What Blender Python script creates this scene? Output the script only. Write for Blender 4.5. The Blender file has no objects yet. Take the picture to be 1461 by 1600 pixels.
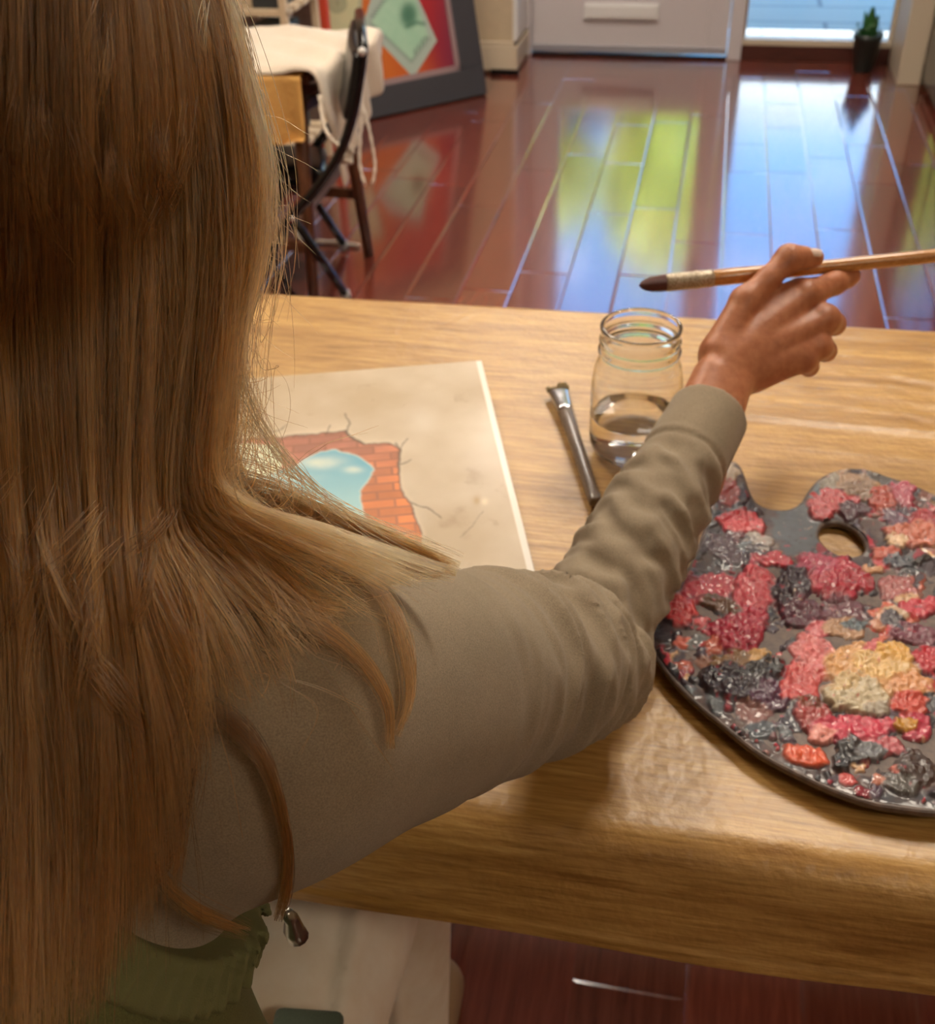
import bpy, bmesh, math, random
import numpy as np
from mathutils import Vector, Matrix
random.seed(7); RNG = np.random.default_rng(11)
SC = bpy.context.scene; COL = SC.collection

# ------------------------------------------------------------------ camera
FPX, CX, CY, HC = 1700.0, 730.5, 800.0, 1.32
_d1 = np.array([438., 1266., -FPX]); YA = _d1 / np.linalg.norm(_d1)
_x = np.array([10504., -905., FPX]); _x = _x - YA * (_x @ YA); XA = _x / np.linalg.norm(_x)
ZA = np.cross(XA, YA)
RW = np.array([XA, YA, ZA]); CAM = np.array([0, 0, HC])
def ray(px, py): return RW @ np.array([px - CX, CY - py, -FPX])
def at(px, py, z):                     # point of a pixel's ray on the level z
    d = ray(px, py); return CAM + d * ((z - HC) / d[2])
def aty(px, py, y):                    # ... on the upright plane y
    d = ray(px, py); return CAM + d * (y / d[1])
def atd(px, py, dep):                  # ... at a depth
    return CAM + ray(px, py) * (dep / FPX)
def atp(px, py, o, n):                 # ... on any plane
    d = ray(px, py); return CAM + d * (((o - CAM) @ n) / (d @ n))
def proj(P):
    v = (np.asarray(P) - CAM) @ RW
    return np.stack([CX - FPX * v[..., 0] / v[..., 2], CY + FPX * v[..., 1] / v[..., 2], -v[..., 2]], -1)

cd = bpy.data.cameras.new('camera'); cam = bpy.data.objects.new('camera', cd); COL.objects.link(cam)
M = Matrix([list(RW[0]) + [0], list(RW[1]) + [0], list(RW[2]) + [HC], [0, 0, 0, 1]])
cam.matrix_world = M
cd.sensor_fit = 'HORIZONTAL'; cd.sensor_width = 36.0; cd.lens = FPX * 36 / 1461
cd.clip_start = 0.02; cd.clip_end = 200
cd.dof.use_dof = True; cd.dof.focus_distance = 0.47; cd.dof.aperture_fstop = (cd.lens / 1000) / 0.0024
SC.camera = cam

# ------------------------------------------------------------------ light
SC.view_settings.view_transform = 'Standard'; SC.view_settings.look = 'None'
SC.view_settings.exposure = 0.0; SC.view_settings.gamma = 1.0; SC.view_settings.use_curve_mapping = False
W = bpy.data.worlds.new('world'); SC.world = W; W.use_nodes = True
nt = W.node_tree; nt.nodes.clear()
wo = nt.nodes.new('ShaderNodeOutputWorld'); bg = nt.nodes.new('ShaderNodeBackground')
tc = nt.nodes.new('ShaderNodeTexCoord'); sx = nt.nodes.new('ShaderNodeSeparateXYZ'); cr = nt.nodes.new('ShaderNodeValToRGB')
nt.links.new(tc.outputs['Generated'], sx.inputs[0]); nt.links.new(sx.outputs['Z'], cr.inputs[0])
cr.color_ramp.elements[0].position = 0.0; cr.color_ramp.elements[0].color = (.22, .56, 1, 1)
cr.color_ramp.elements[1].position = 0.55; cr.color_ramp.elements[1].color = (.11, .40, .98, 1)
bg.inputs['Strength'].default_value = 4.0
nt.links.new(cr.outputs[0], bg.inputs[0]); nt.links.new(bg.outputs[0], wo.inputs[0])
sd = bpy.data.lights.new('sun', 'SUN'); sd.energy = 22.0; sd.angle = math.radians(0.6); sd.color = (1, .93, .82)
sun = bpy.data.objects.new('sun', sd); COL.objects.link(sun)
sun.rotation_euler = (math.radians(48), 0, math.radians(-14)); sun.location = (0, -3, 8)
ZC = 2.62
LAMPS = [(-1.15, 1.95, 38, (1, .86, .68)), (0.45, 1.9, 34, (1, .88, .72)), (-0.5, 3.6, 34, (1, .90, .78)), (1.35, -.60, 14, (1, .84, .64))]  # last entry: unseen fill added to brighten the lap and cloth front
SC.cycles.use_denoising = True
SC.cycles.max_bounces = 16; SC.cycles.transparent_max_bounces = 8; SC.cycles.transmission_bounces = 16; SC.cycles.diffuse_bounces = 3; SC.cycles.glossy_bounces = 4
SC.cycles.use_adaptive_sampling = True; SC.cycles.adaptive_threshold = 0.03
SC.cycles.sample_clamp_indirect = 6.0

# ------------------------------------------------------------------ helpers
def lin(c):
    c = np.asarray(c, float) / 255.0
    return np.where(c <= .04045, c / 12.92, ((c + .055) / 1.055) ** 2.4)
def srgb(r, g, b): return tuple(lin((r, g, b))) + (1,)
def tag(o, label=None, cat=None, group=None, kind=None):
    for k, v in (('label', label), ('category', cat), ('group', group), ('kind', kind)):
        if v: o[k] = v
    return o
def wloc(o):
    p = Vector((0, 0, 0))
    while o is not None: p += o.location; o = o.parent
    return p
def empty(name, loc, label=None, cat=None, group=None):
    o = bpy.data.objects.new(name, None); COL.objects.link(o); o.location = loc; o.empty_display_size = .05
    return tag(o, label, cat, group)
def link_mesh(name, me, mat, parent, V):
    o = bpy.data.objects.new(name, me); COL.objects.link(o)
    if parent is not None: org = np.array(wloc(parent)); o.parent = parent
    else:
        org = np.array([V[:, 0].mean(), V[:, 1].mean(), V[:, 2].min()]); o.location = org
    co = np.empty(len(me.vertices) * 3, np.float32); me.vertices.foreach_get('co', co)
    me.vertices.foreach_set('co', (co.reshape(-1, 3) - org).astype(np.float32).ravel())
    if mat is not None:
        for m in (mat if isinstance(mat, (list, tuple)) else [mat]): me.materials.append(m)
    me.update(); return o
def npmesh(name, V, F, mat, parent=None, smooth=True, col=None):
    """V (n,3) world coordinates, F (m,k) faces of one size"""
    V = np.asarray(V, np.float32); F = np.asarray(F, np.int32); k = F.shape[1]
    me = bpy.data.meshes.new(name)
    me.vertices.add(len(V)); me.vertices.foreach_set('co', V.ravel())
    me.loops.add(F.size); me.loops.foreach_set('vertex_index', F.ravel())
    me.polygons.add(len(F)); me.polygons.foreach_set('loop_start', np.arange(0, F.size, k, dtype=np.int32))
    me.polygons.foreach_set('loop_total', np.full(len(F), k, np.int32))
    me.update(calc_edges=True); me.validate()
    me.polygons.foreach_set('use_smooth', np.full(len(me.polygons), smooth))
    if col is not None:
        a = me.color_attributes.new('Col', 'FLOAT_COLOR', 'POINT')
        c = np.ones((len(V), 4), np.float32); c[:, :3] = col; a.data.foreach_set('color', c.ravel())
    return link_mesh(name, me, mat, parent, V)
class MB:
    """collects shapes for ONE mesh object"""
    def __init__(s): s.bm = bmesh.new()
    def _add(s, V, F):
        vs = [s.bm.verts.new(tuple(map(float, v))) for v in V]
        for f in F:
            try: s.bm.faces.new([vs[i] for i in f])
            except ValueError: pass
        return s
    def box(s, c, size, R=None):
        c = np.array(c, float); h = np.array(size, float) / 2
        V = np.array([[x, y, z] for x in (-1, 1) for y in (-1, 1) for z in (-1, 1)]) * h
        if R is not None: V = V @ np.array(R).T
        return s._add(V + c, [(0, 1, 3, 2), (4, 6, 7, 5), (0, 4, 5, 1), (2, 3, 7, 6), (0, 2, 6, 4), (1, 5, 7, 3)])
    def span(s, a, b):
        a = np.array(a, float); b = np.array(b, float); return s.box((a + b) / 2, np.abs(b - a))
    def bar(s, a, b, w, h, up=(0, 0, 1)):
        a = np.array(a, float); b = np.array(b, float); d = b - a; L = np.linalg.norm(d); d /= L
        u = np.array(up, float); sd = np.cross(d, u); sd /= np.linalg.norm(sd); u = np.cross(sd, d)
        return s.box((a + b) / 2, (L, w, h), np.stack([d, sd, u], 1))
    def tube(s, pts, r, n=10, flat=None):
        pts = np.array(pts, float); m = len(pts); r = np.broadcast_to(np.array(r, float), (m,))
        T = np.gradient(pts, axis=0); T /= np.linalg.norm(T, axis=1)[:, None]
        ref = np.array([0, 0, 1.]) if flat is None else np.array(flat[0], float)
        if abs(T[0] @ ref) > .95: ref = np.array([1., 0, 0])
        V = []; F = []
        u = ref
        for i in range(m):
            u = u - T[i] * (u @ T[i]); u /= np.linalg.norm(u); w = np.cross(T[i], u)
            fl = 1 if flat is None else flat[1]
            if hasattr(fl, '__len__'): fl = fl[i]
            for k in range(n):
                a = 2 * math.pi * k / n
                V.append(pts[i] + r[i] * (math.cos(a) * u * fl + math.sin(a) * w))
        for i in range(m - 1):
            for k in range(n):
                F.append((i * n + k, i * n + (k + 1) % n, (i + 1) * n + (k + 1) % n, (i + 1) * n + k))
        F.append(tuple(range(n))[::-1]); F.append(tuple((m - 1) * n + k for k in range(n)))
        return s._add(V, F)
    def lathe(s, c, prof, n=48, close=False, cap=True):
        c = np.array(c, float); V = []; F = []
        for r, z in prof:
            for k in range(n):
                a = 2 * math.pi * k / n; V.append(c + (r * math.cos(a), r * math.sin(a), z))
        m = len(prof)
        for i in range(m - 1 + (1 if close else 0)):
            j = (i + 1) % m
            for k in range(n): F.append((i * n + k, i * n + (k + 1) % n, j * n + (k + 1) % n, j * n + k))
        if cap and not close:
            F.append(tuple(range(n))[::-1]); F.append(tuple((m - 1) * n + k for k in range(n)))
        return s._add(V, F)
    def build(s, name, mat, parent=None, smooth=False, bevel=0, seg=2, sub=0, recalc=True):
        bm = s.bm
        if recalc: bmesh.ops.recalc_face_normals(bm, faces=bm.faces)
        if bevel:
            ed = [e for e in bm.edges if len(e.link_faces) == 2 and e.calc_face_angle(0) > .6]
            bmesh.ops.bevel(bm, geom=ed, offset=bevel, segments=seg, affect='EDGES', profile=.5)
        me = bpy.data.meshes.new(name); bm.to_mesh(me); bm.free()
        for p in me.polygons: p.use_smooth = smooth
        V = np.array([v.co[:] for v in me.vertices])
        o = link_mesh(name, me, mat, parent, V)
        if sub:
            md = o.modifiers.new('sub', 'SUBSURF'); md.levels = sub; md.render_levels = sub
        return o
def sharp_auto(o, ang=.6):
    me = o.data
    bm = bmesh.new(); bm.from_mesh(me)
    for e in bm.edges: e.smooth = not (len(e.link_faces) == 2 and e.calc_face_angle(0) > ang)
    for f in bm.faces: f.smooth = True
    bm.to_mesh(me); bm.free(); return o
def curve(pts, n=24):                        # Catmull-Rom through points
    P = np.array(pts, float); P = np.vstack([2 * P[0] - P[1], P, 2 * P[-1] - P[-2]])
    out = []; m = len(P) - 3
    for t in np.linspace(0, m - 1e-6, n):
        i = int(t); f = t - i; a, b, c, d = P[i:i + 4]
        out.append(.5 * (2 * b + (c - a) * f + (2 * a - 5 * b + 4 * c - d) * f * f + (3 * b - a - 3 * c + d) * f ** 3))
    return np.array(out)

# value noise on numpy arrays
def _h(i, j, s):
    n = (i.astype(np.int64) * 374761393 + j.astype(np.int64) * 668265263 + s * 974634777) & 0xffffffff
    n = ((n ^ (n >> 13)) * 1274126177) & 0xffffffff
    return ((n ^ (n >> 16)) & 0xffff) / 65535.0
def vnoise(x, y, s=0):
    xi = np.floor(x); yi = np.floor(y); fx = x - xi; fy = y - yi
    fx = fx * fx * (3 - 2 * fx); fy = fy * fy * (3 - 2 * fy); xi = xi.astype(int); yi = yi.astype(int)
    return (_h(xi, yi, s) * (1 - fx) + _h(xi + 1, yi, s) * fx) * (1 - fy) + (_h(xi, yi + 1, s) * (1 - fx) + _h(xi + 1, yi + 1, s) * fx) * fy
def fbm(x, y, s=0, o=4):
    t = 0; a = .5; f = 1.
    for k in range(o): t = t + a * vnoise(x * f, y * f, s + k * 17); a *= .5; f *= 2.03
    return t / (1 - .5 ** o)
def inpoly(x, y, poly):
    p = np.array(poly, float); r = np.zeros(x.shape, bool); n = len(p)
    for i in range(n):
        x0, y0 = p[i]; x1, y1 = p[(i + 1) % n]
        if y0 == y1: continue
        c = ((y0 > y) != (y1 > y)) & (x < (x1 - x0) * (y - y0) / (y1 - y0) + x0); r ^= c
    return r
def dseg(x, y, pts):
    d = np.full(x.shape, 1e9)
    for (x0, y0), (x1, y1) in zip(pts[:-1], pts[1:]):
        vx, vy = x1 - x0, y1 - y0; t = np.clip(((x - x0) * vx + (y - y0) * vy) / (vx * vx + vy * vy + 1e-9), 0, 1)
        d = np.minimum(d, np.hypot(x - x0 - t * vx, y - y0 - t * vy))
    return d

# ------------------------------------------------------------------ materials
class NT:
    def __init__(s, name):
        s.m = bpy.data.materials.new(name); s.m.use_nodes = True; s.t = s.m.node_tree; s.t.nodes.clear()
        s.out = s.n('ShaderNodeOutputMaterial'); s.b = s.n('ShaderNodeBsdfPrincipled'); s.l(s.b.outputs[0], s.out.inputs[0])
    def n(s, t, **k):
        o = s.t.nodes.new(t)
        for a, v in k.items(): setattr(o, a, v)
        return o
    def l(s, a, b): s.t.links.new(a, b)
    def set(s, **k):
        for a, v in k.items(): s.b.inputs[a.replace('_', ' ')].default_value = v
        return s
    def tex(s, kind, scale, coord='Object', vec=None, **k):
        tcn = s.n('ShaderNodeTexCoord'); mp = s.n('ShaderNodeMapping'); s.l(tcn.outputs[coord], mp.inputs[0])
        mp.inputs['Scale'].default_value = scale if hasattr(scale, '__len__') else (scale,) * 3
        t = s.n('ShaderNodeTex' + kind); s.l(mp.outputs[0], t.inputs['Vector'])
        for a, v in k.items(): t.inputs[a].default_value = v
        return t
    def ramp(s, fac, stops):
        r = s.n('ShaderNodeValToRGB'); s.l(fac, r.inputs[0]); e = r.color_ramp.elements
        while len(e) < len(stops): e.new(.5)
        for i, (p, c) in enumerate(stops): e[i].position = p; e[i].color = c
        return r.outputs[0]
    def mix(s, fac, a, b, mode='MIX'):
        m = s.n('ShaderNodeMix', data_type='RGBA', blend_type=mode)
        for v, i in ((fac, 0), (a, 6), (b, 7)):
            if hasattr(v, 'links') or hasattr(v, 'is_linked'): s.l(v, m.inputs[i])
            else: m.inputs[i].default_value = v
        return m.outputs[2]
    def bump(s, h, strength=.3, dist=.002, prev=None):
        b = s.n('ShaderNodeBump'); b.inputs['Strength'].default_value = strength; b.inputs['Distance'].default_value = dist
        s.l(h, b.inputs['Height'])
        if prev is not None: s.l(prev, b.inputs['Normal'])
        s.l(b.outputs[0], s.b.inputs['Normal']); return b.outputs[0]
    def color(s, c): s.l(c, s.b.inputs['Base Color']); return s
def plain(name, rgb, rough=.5, metal=0., var=.0, scale=20, **k):
    m = NT(name); c = srgb(*rgb); m.set(Base_Color=c, Roughness=rough, Metallic=metal, **k)
    if var:
        t = m.tex('Noise', scale, Detail=4.0)
        m.color(m.ramp(t.outputs[0], [(.3, tuple(np.array(c[:3]) * (1 - var)) + (1,)), (.7, tuple(np.minimum(np.array(c[:3]) * (1 + var), 1)) + (1,))]))
        m.bump(t.outputs[0], .08, .002)
    return m.m
def paintmat(name, rough=.5, bump=0, coat=0., scale=400):
    m = NT(name); a = m.n('ShaderNodeAttribute', attribute_name='Col'); m.color(a.outputs['Color']); m.set(Roughness=rough, Coat_Weight=coat, Coat_Roughness=.12)
    if bump:
        t = m.tex('Noise', scale, Detail=3.0); m.bump(t.outputs[0], bump, .001)
    return m.m
def woodmat(name, dark, light, scale=(2, 40, 40), rough=.45):
    m = NT(name); t = m.tex('Noise', scale, Detail=5.0, Roughness=.6)
    m.color(m.ramp(t.outputs[0], [(.3, srgb(*dark)), (.7, srgb(*light))])); m.set(Roughness=rough); m.bump(t.outputs[0], .1, .001)
    return m.m
def glassmat(name):                          # window glazing: clear pane with a Fresnel sheen
    m = NT(name); m.t.nodes.remove(m.b)
    tr = m.n('ShaderNodeBsdfTransparent'); gl = m.n('ShaderNodeBsdfGlossy'); gl.inputs['Roughness'].default_value = .01
    fr = m.n('ShaderNodeFresnel'); fr.inputs[0].default_value = 1.45; mx = m.n('ShaderNodeMixShader')
    tr.inputs[0].default_value = (.95, .97, .97, 1)
    m.l(fr.outputs[0], mx.inputs[0]); m.l(tr.outputs[0], mx.inputs[1]); m.l(gl.outputs[0], mx.inputs[2]); m.l(mx.outputs[0], m.out.inputs[0])
    return m.m

# floor: glossy mahogany planks
m = NT('mahogany'); a = m.n('ShaderNodeAttribute', attribute_name='Col')
t = m.tex('Noise', (20, 1.4, 10), Detail=6.0, Roughness=.62, Distortion=.6)
c = m.ramp(t.outputs[0], [(.28, srgb(94, 42, 32)), (.5, srgb(118, 56, 42)), (.74, srgb(136, 70, 52))])
m.color(m.mix(1.0, c, a.outputs['Color'], 'MULTIPLY'))
m.set(Roughness=.16, Coat_Weight=1.0, Coat_Roughness=.11, Coat_IOR=1.7)
M_FLOOR = m.m
# wood-print vinyl of the tablecloth
m = NT('woodgrain_vinyl')
t1 = m.tex('Noise', (3.0, 60, 60), Detail=7.0, Roughness=.65, Distortion=.35)
t2 = m.tex('Noise', (1.2, 9, 9), Detail=4.0, Distortion=.8)
t3 = m.tex('Noise', (8, 420, 420), Detail=2.0)
c = m.ramp(t1.outputs[0], [(.32, srgb(164, 122, 58)), (.5, srgb(198, 156, 88)), (.7, srgb(217, 178, 112))])
c2 = m.ramp(t2.outputs[0], [(.3, srgb(205, 190, 165)), (.65, (1, 1, 1, 1))])
c3 = m.ramp(t3.outputs[0], [(.36, srgb(205, 185, 160)), (.5, (1, 1, 1, 1))])
m.color(m.mix(.6, m.mix(.9, c, c2, 'MULTIPLY'), c3, 'MULTIPLY')); m.set(Roughness=.40, Specular_IOR_Level=.6, Coat_Weight=.35, Coat_Roughness=.42)
b = m.bump(t1.outputs[0], .10, .001); m.bump(m.tex('Noise', 18, Detail=3.0).outputs[0], .25, .006, b)
M_VINYL = m.m
M_WALL = plain('wall_paint', (196, 176, 148), .7, var=.04, scale=6)
M_TRIM = plain('trim_paint', (206, 190, 166), .4)
M_TRIMW = plain('white_trim_paint', (226, 224, 222), .35)
M_CEIL = plain('ceiling_paint', (228, 222, 210), .8)
M_DOOR = plain('door_paint', (205, 198, 200), .38)
M_DARKWOOD = woodmat('dark_red_wood', (58, 24, 18), (88, 40, 28))
M_BROWN = woodmat('brown_wood', (70, 40, 24), (118, 72, 44), (30, 30, 4))
M_BLACK = plain('black_gloss', (14, 15, 17), .22)
M_BLKVINYL = plain('black_vinyl', (22, 23, 26), .3)
M_CHROME = plain('chrome', (215, 215, 220), .12, 1.0)
M_FRAME = plain('charcoal_frame', (62, 62, 68), .5, var=.08, scale=30)
M_PANE = glassmat('window_glass')

# ------------------------------------------------------------------ setting
def struct(o): o['kind'] = 'structure'; return o
PITCH = .1431; rp = random.Random(3)
SEAMS = {-1: [at(1150, 269, 0)[1], at(1150, 365, 0)[1]], 0: [at(1230, 200, 0)[1], 2.1], 1: [at(1295, 247, 0)[1], 2.6], 2: [at(1345, 227, 0)[1], 2.0],
         -3: [at(945, 322, 0)[1], at(945, 428, 0)[1]], -2: [at(1025, 376, 0)[1], at(1030, 178, 0)[1]], -4: [at(840, 250, 0)[1], at(823, 1549, 0)[1]]}
V = []; F = []; C = []
for k in range(-28, 21):
    xa = .228 + PITCH * k; xb = xa + PITCH
    ys = [-2.6]; ex = sorted(SEAMS.get(k, []))
    y = -2.6 + rp.uniform(.3, 1.2)
    while y < 6.0:
        if all(abs(y - e) > .3 for e in ex): ys.append(y)
        y += rp.uniform(.7, 1.25)
    ys = sorted(ys + ex + [6.0])
    for y0, y1 in zip(ys[:-1], ys[1:]):
        tx = rp.gauss(0, .0022); ty = rp.gauss(0, .0024); e = .0050; d = .00080; tone = rp.uniform(.72, 1.2); hue = rp.uniform(.86, 1.12)
        n0 = len(V); xm = (xa + xb) / 2; ym = (y0 + y1) / 2
        for (q, dz) in ((0, -d), (e, 0)):
            for (x, y) in ((xa + q, y0 + q), (xb - q, y0 + q), (xb - q, y1 - q), (xa + q, y1 - q)):
                V.append((x, y, dz + max(-.0004, min(.0004, (x - xm) * tx + 0 * (y - ym) * ty)))); C.append((tone, tone * hue, tone * hue))
        F.append((n0 + 4, n0 + 5, n0 + 6, n0 + 7))
        for i in range(4): j = (i + 1) % 4; F.append((n0 + i, n0 + j, n0 + 4 + j, n0 + 4 + i))
struct(npmesh('floor', V, F, M_FLOOR, smooth=False, col=np.array(C)))
XL, XR, YB, YD = -3.6, 2.6, -2.4, 5.42
struct(MB().span((XL, YB - .1, ZC), (XR, 6.2, ZC + .1)).build('ceiling', M_CEIL))
struct(MB().span((XL - .1, YB, -.02), (XL, 6.2, ZC)).build('wall_left', M_WALL))
struct(MB().span((XR, YB, -.02), (XR + .1, 6.2, ZC)).build('wall_right', M_WALL))
struct(MB().span((XL, YB - .1, -.02), (XR, YB, ZC)).build('wall_back', M_WALL))
# wall left of the entrance ends in a return with a stepped baseboard
struct(MB().span((XL, 5.06, -.02), (-.872, 5.6, ZC)).build('wall_front', M_WALL, bevel=.004))
struct(MB().span((XL, 5.03, .015), (-.868, 5.06, .115)).span((XL, 5.036, .115), (-.866, 5.06, .135)).span((-.872, 5.03, .015), (-.848, 5.40, .115)).build('baseboard_front', M_TRIM, bevel=.004))
struct(MB().span((-.965, 5.015, 0), (-.84, 5.06, .022)).build('trim_1', M_BLACK))
struct(MB().span((-.872, 5.058, .135), (-.852, 5.40, ZC)).build('trim_2', M_TRIMW, bevel=.003))
# door wall: header, mullions, right column
struct(MB().span((-.90, YD - .05, 2.06), (2.6, YD + .08, ZC)).build('wall_entrance', M_WALL))
struct(MB().span((.80, YD - .03, -.02), (2.6, YD + .08, ZC)).build('wall_entrance_right', M_WALL))
struct(MB().span((.774, 5.03, 0), (.868, 5.44, ZC)).build('trim_3', M_TRIM, bevel=.004))
# door with glazed upper part
dr = empty('door_1', (-.385, 5.40, 0)); dr['kind'] = 'structure'
MB().span((-.836, 5.385, .026), (-.03, 5.425, .262)).span((-.836, 5.385, .262), (-.70, 5.425, 2.02)).span((-.03, 5.385, .026), (.062, 5.425, 2.02)).span((-.70, 5.385, 1.93), (-.03, 5.425, 2.02)).build('door_panel', M_DOOR, dr, bevel=.004)
MB().span((-.705, 5.402, .257), (-.025, 5.408, 1.935)).build('door_pane', M_PANE, dr)
ms = MB().span((-.595, 5.365, .163), (-.255, 5.386, .232)).build('mail_slot', M_TRIMW, dr, bevel=.004)
MB().span((-.585, 5.358, .172), (-.265, 5.366, .224)).build('mail_flap', M_TRIMW, ms, bevel=.003)
MB().span((-.836, 5.375, .022), (.062, 5.386, .048)).build('door_sweep', plain('aluminium', (190, 194, 205), .35, .6), dr)
MB().span((-.04, 5.35, 1.0), (.02, 5.36, 1.12)).tube([(-.01, 5.36, 1.06), (-.01, 5.32, 1.06), (-.09, 5.315, 1.06)], .009).build('door_handle', M_CHROME, dr, smooth=True)
struct(MB().span((-.872, 5.36, 0), (-.838, 5.44, 2.06)).span((.066, 5.36, 0), (.128, 5.44, 2.06)).span((-.872, 5.36, 2.022), (.128, 5.44, 2.09)).build('trim_4', M_DOOR, bevel=.004))
struct(MB().span((-.84, 5.37, 0), (.07, 5.45, .014)).build('trim_5', M_BLACK))
# full-height sidelight
wn = empty('window_1', (.45, 5.40, 0)); wn['kind'] = 'structure'
MB().span((.128, 5.375, 0), (.774, 5.44, .066)).build('window_base', M_DARKWOOD, wn, bevel=.003)
MB().span((.128, 5.37, .066), (.774, 5.44, .092)).span((.128, 5.39, .092), (.14, 5.43, 2.06)).span((.76, 5.39, .092), (.774, 5.43, 2.06)).span((.128, 5.39, 2.02), (.774, 5.43, 2.06)).build('window_frame', M_TRIM, wn, bevel=.002)
MB().span((.135, 5.405, .088), (.767, 5.411, 2.03)).build('window_pane', M_PANE, wn)
# ceiling lamps, the last one an added fill
for i, (x, y, w, colr) in enumerate(LAMPS):
    t_ = empty('ceiling_light', (x, y, ZC), ['square warm ceiling panel lamp over the stool side of the room', 'square warm ceiling panel lamp above the right end of the table', 'square warm ceiling panel lamp near the entrance', 'added warm fill panel on the ceiling at the back right, out of view'][i], 'lamp', 'ceiling lamps')
    MB().span((x - .32, y - .32, ZC - .03), (x + .32, y + .32, ZC)).build('lamp_frame', M_TRIMW, t_, bevel=.004)
    e_ = NT('lamp_diffuser'); e_.set(Base_Color=(.9, .9, .88, 1), Emission_Color=tuple(colr) + (1,), Emission_Strength=w / (math.pi * .3136))
    MB().span((x - .28, y - .28, ZC - .036), (x + .28, y + .28, ZC - .03)).build('lamp_diffuser', e_.m, t_)
# outdoors
m = NT('pavement'); bk = m.tex('Brick', (1, 1, 1)); bk.inputs['Scale'].default_value = 1.0; bk.inputs['Brick Width'].default_value = .9; bk.inputs['Row Height'].default_value = .36; bk.inputs['Mortar Size'].default_value = .012
bk.inputs['Color1'].default_value = srgb(184, 160, 136); bk.inputs['Color2'].default_value = srgb(200, 178, 152); bk.inputs['Mortar'].default_value = srgb(146, 128, 112)
m.color(bk.outputs[0]); m.set(Roughness=.7)
struct(MB().span((-12, 5.46, -.06), (14, 9.2, -.02)).build('ground', m.m))
lawn = npmesh('lawn', [(-12, 9.2, -.02), (14, 9.2, -.02), (14, 60, -.02), (-12, 60, -.02)], [(0, 1, 2, 3)], plain('lawn', (120, 150, 70), .9, var=.25, scale=8), smooth=False); struct(lawn)
M_STUCCO = plain('white_stucco', (196, 198, 202), .8); M_ROOFG = plain('grey_roof', (120, 118, 124), .7); M_PURP = plain('mauve_wall', (84, 72, 92), .8, var=.1); M_MAROON = plain('maroon_brick', (92, 52, 46), .8, var=.12)
def house(x0, x1, y, h, mat, label):
    r = empty('building', ((x0 + x1) / 2, y, 0), label, 'building')
    MB().span((x0, y, 0), (x1, y + 5, h)).build('wall', mat, r)
    MB().span((x0 - .2, y - .2, h), (x1 + .2, y + 5.2, h + .16)).build('roof', M_STUCCO if mat is M_STUCCO else M_ROOFG, r)
    for i in range(max(1, int((x1 - x0) / 2))):
        xc = x0 + 1 + i * 2; f_ = MB().span((xc - .4, y - .03, 1.2), (xc + .4, y + .02, 2.3)).build('window', M_TRIM, r)
        MB().span((xc - .34, y - .05, 1.26), (xc + .34, y - .03, 2.24)).build('pane', M_BLACK, f_)
house(.35, 6.5, 20, 4.5, M_STUCCO, 'long white stucco building across the lawn behind the sidelight')
house(-4.6, -.95, 16, 3.4, M_PURP, 'low mauve building across the lawn behind the door glass')
house(-9.5, -2.15, 9.9, 5.4, M_MAROON, 'tall maroon building left of the door outside')
def foliage(c, rx, ry, rz, n, seed, s=.16):
    g = np.random.default_rng(seed); d = g.normal(size=(n, 3)); d /= np.linalg.norm(d, axis=1)[:, None]
    p = np.array(c) + d * (g.random((n, 1)) ** .35) * np.array([rx, ry, rz])
    a = g.normal(size=(n, 3)); a /= np.linalg.norm(a, axis=1)[:, None]; b = np.cross(a, g.normal(size=(n, 3))); b /= np.linalg.norm(b, axis=1)[:, None]
    a *= s; b *= s * .5
    V = np.stack([p - a, p + b, p + a, p - b], 1).reshape(-1, 3); return V, np.arange(4 * n).reshape(-1, 4)
m = NT('yellow_green_leaves'); m.set(Base_Color=srgb(214, 226, 120), Roughness=.6); M_LEAF = m.m
def tree(x, y, zc, rx, rz, seed, label):
    r = empty('tree', (x, y, 0), label, 'tree', 'trees beyond the door')
    MB().tube([(x, y, -.02), (x + .05, y, zc * .5), (x, y, zc)], [.12, .09, .05]).build('trunk', M_BROWN, r, smooth=True)
    V, F = foliage((x, y, zc), rx, rx * .8, rz, 2600, seed); npmesh('crown', V, F, M_LEAF, r, smooth=False)
tree(-.42, 12.4, 3.1, .62, 1.05, 5, 'yellow-green tree straight beyond the door glass')
tree(-1.50, 11.4, 2.75, .46, .46, 6, 'smaller yellow-green tree beyond the door, left of the taller one')

# ------------------------------------------------------------------ folding table and its vinyl cloth
TZ = .745; TA = math.radians(1.25); TU = np.array([math.cos(TA), math.sin(TA), 0]); TV = np.array([-math.sin(TA), math.cos(TA), 0]); TO = np.array([0, .424, 0])
def tab(u, v, z): return TO + TU * u + TV * v + np.array([0, 0, z])
tb = empty('folding_table', tab(-.15, .38, 0), 'long folding table hidden under wood-print vinyl cloth', 'table')
RT = np.stack([TU, TV, [0, 0, 1]], 1)
MB().box(tab(-.15, .382, TZ - .028), (1.80, .70, .045), RT).build('table_top', plain('grey_plastic', (190, 188, 184), .6), tb, bevel=.012)
for u in (-.85, .55):
    for v in (.12, .68): MB().tube([tab(u, v, 0), tab(u, v, TZ - .05)], .014).build('leg', M_BLACK, tb, smooth=True)
    MB().tube([tab(u, .12, .22), tab(u, .68, .22)], .011).build('stretcher', M_BLACK, tb, smooth=True)
us = np.concatenate([np.arange(-1.10, -.56, .03), np.arange(-.56, .42, .0036), np.arange(.42, .80, .03)])
pr = []                                          # profile: v, z, nv, nz
R_ = .032
for z in np.linspace(-.076, -R_, 30): pr.append((0.0 - .012 * ((-R_ - z) / .044) , z))
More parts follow.
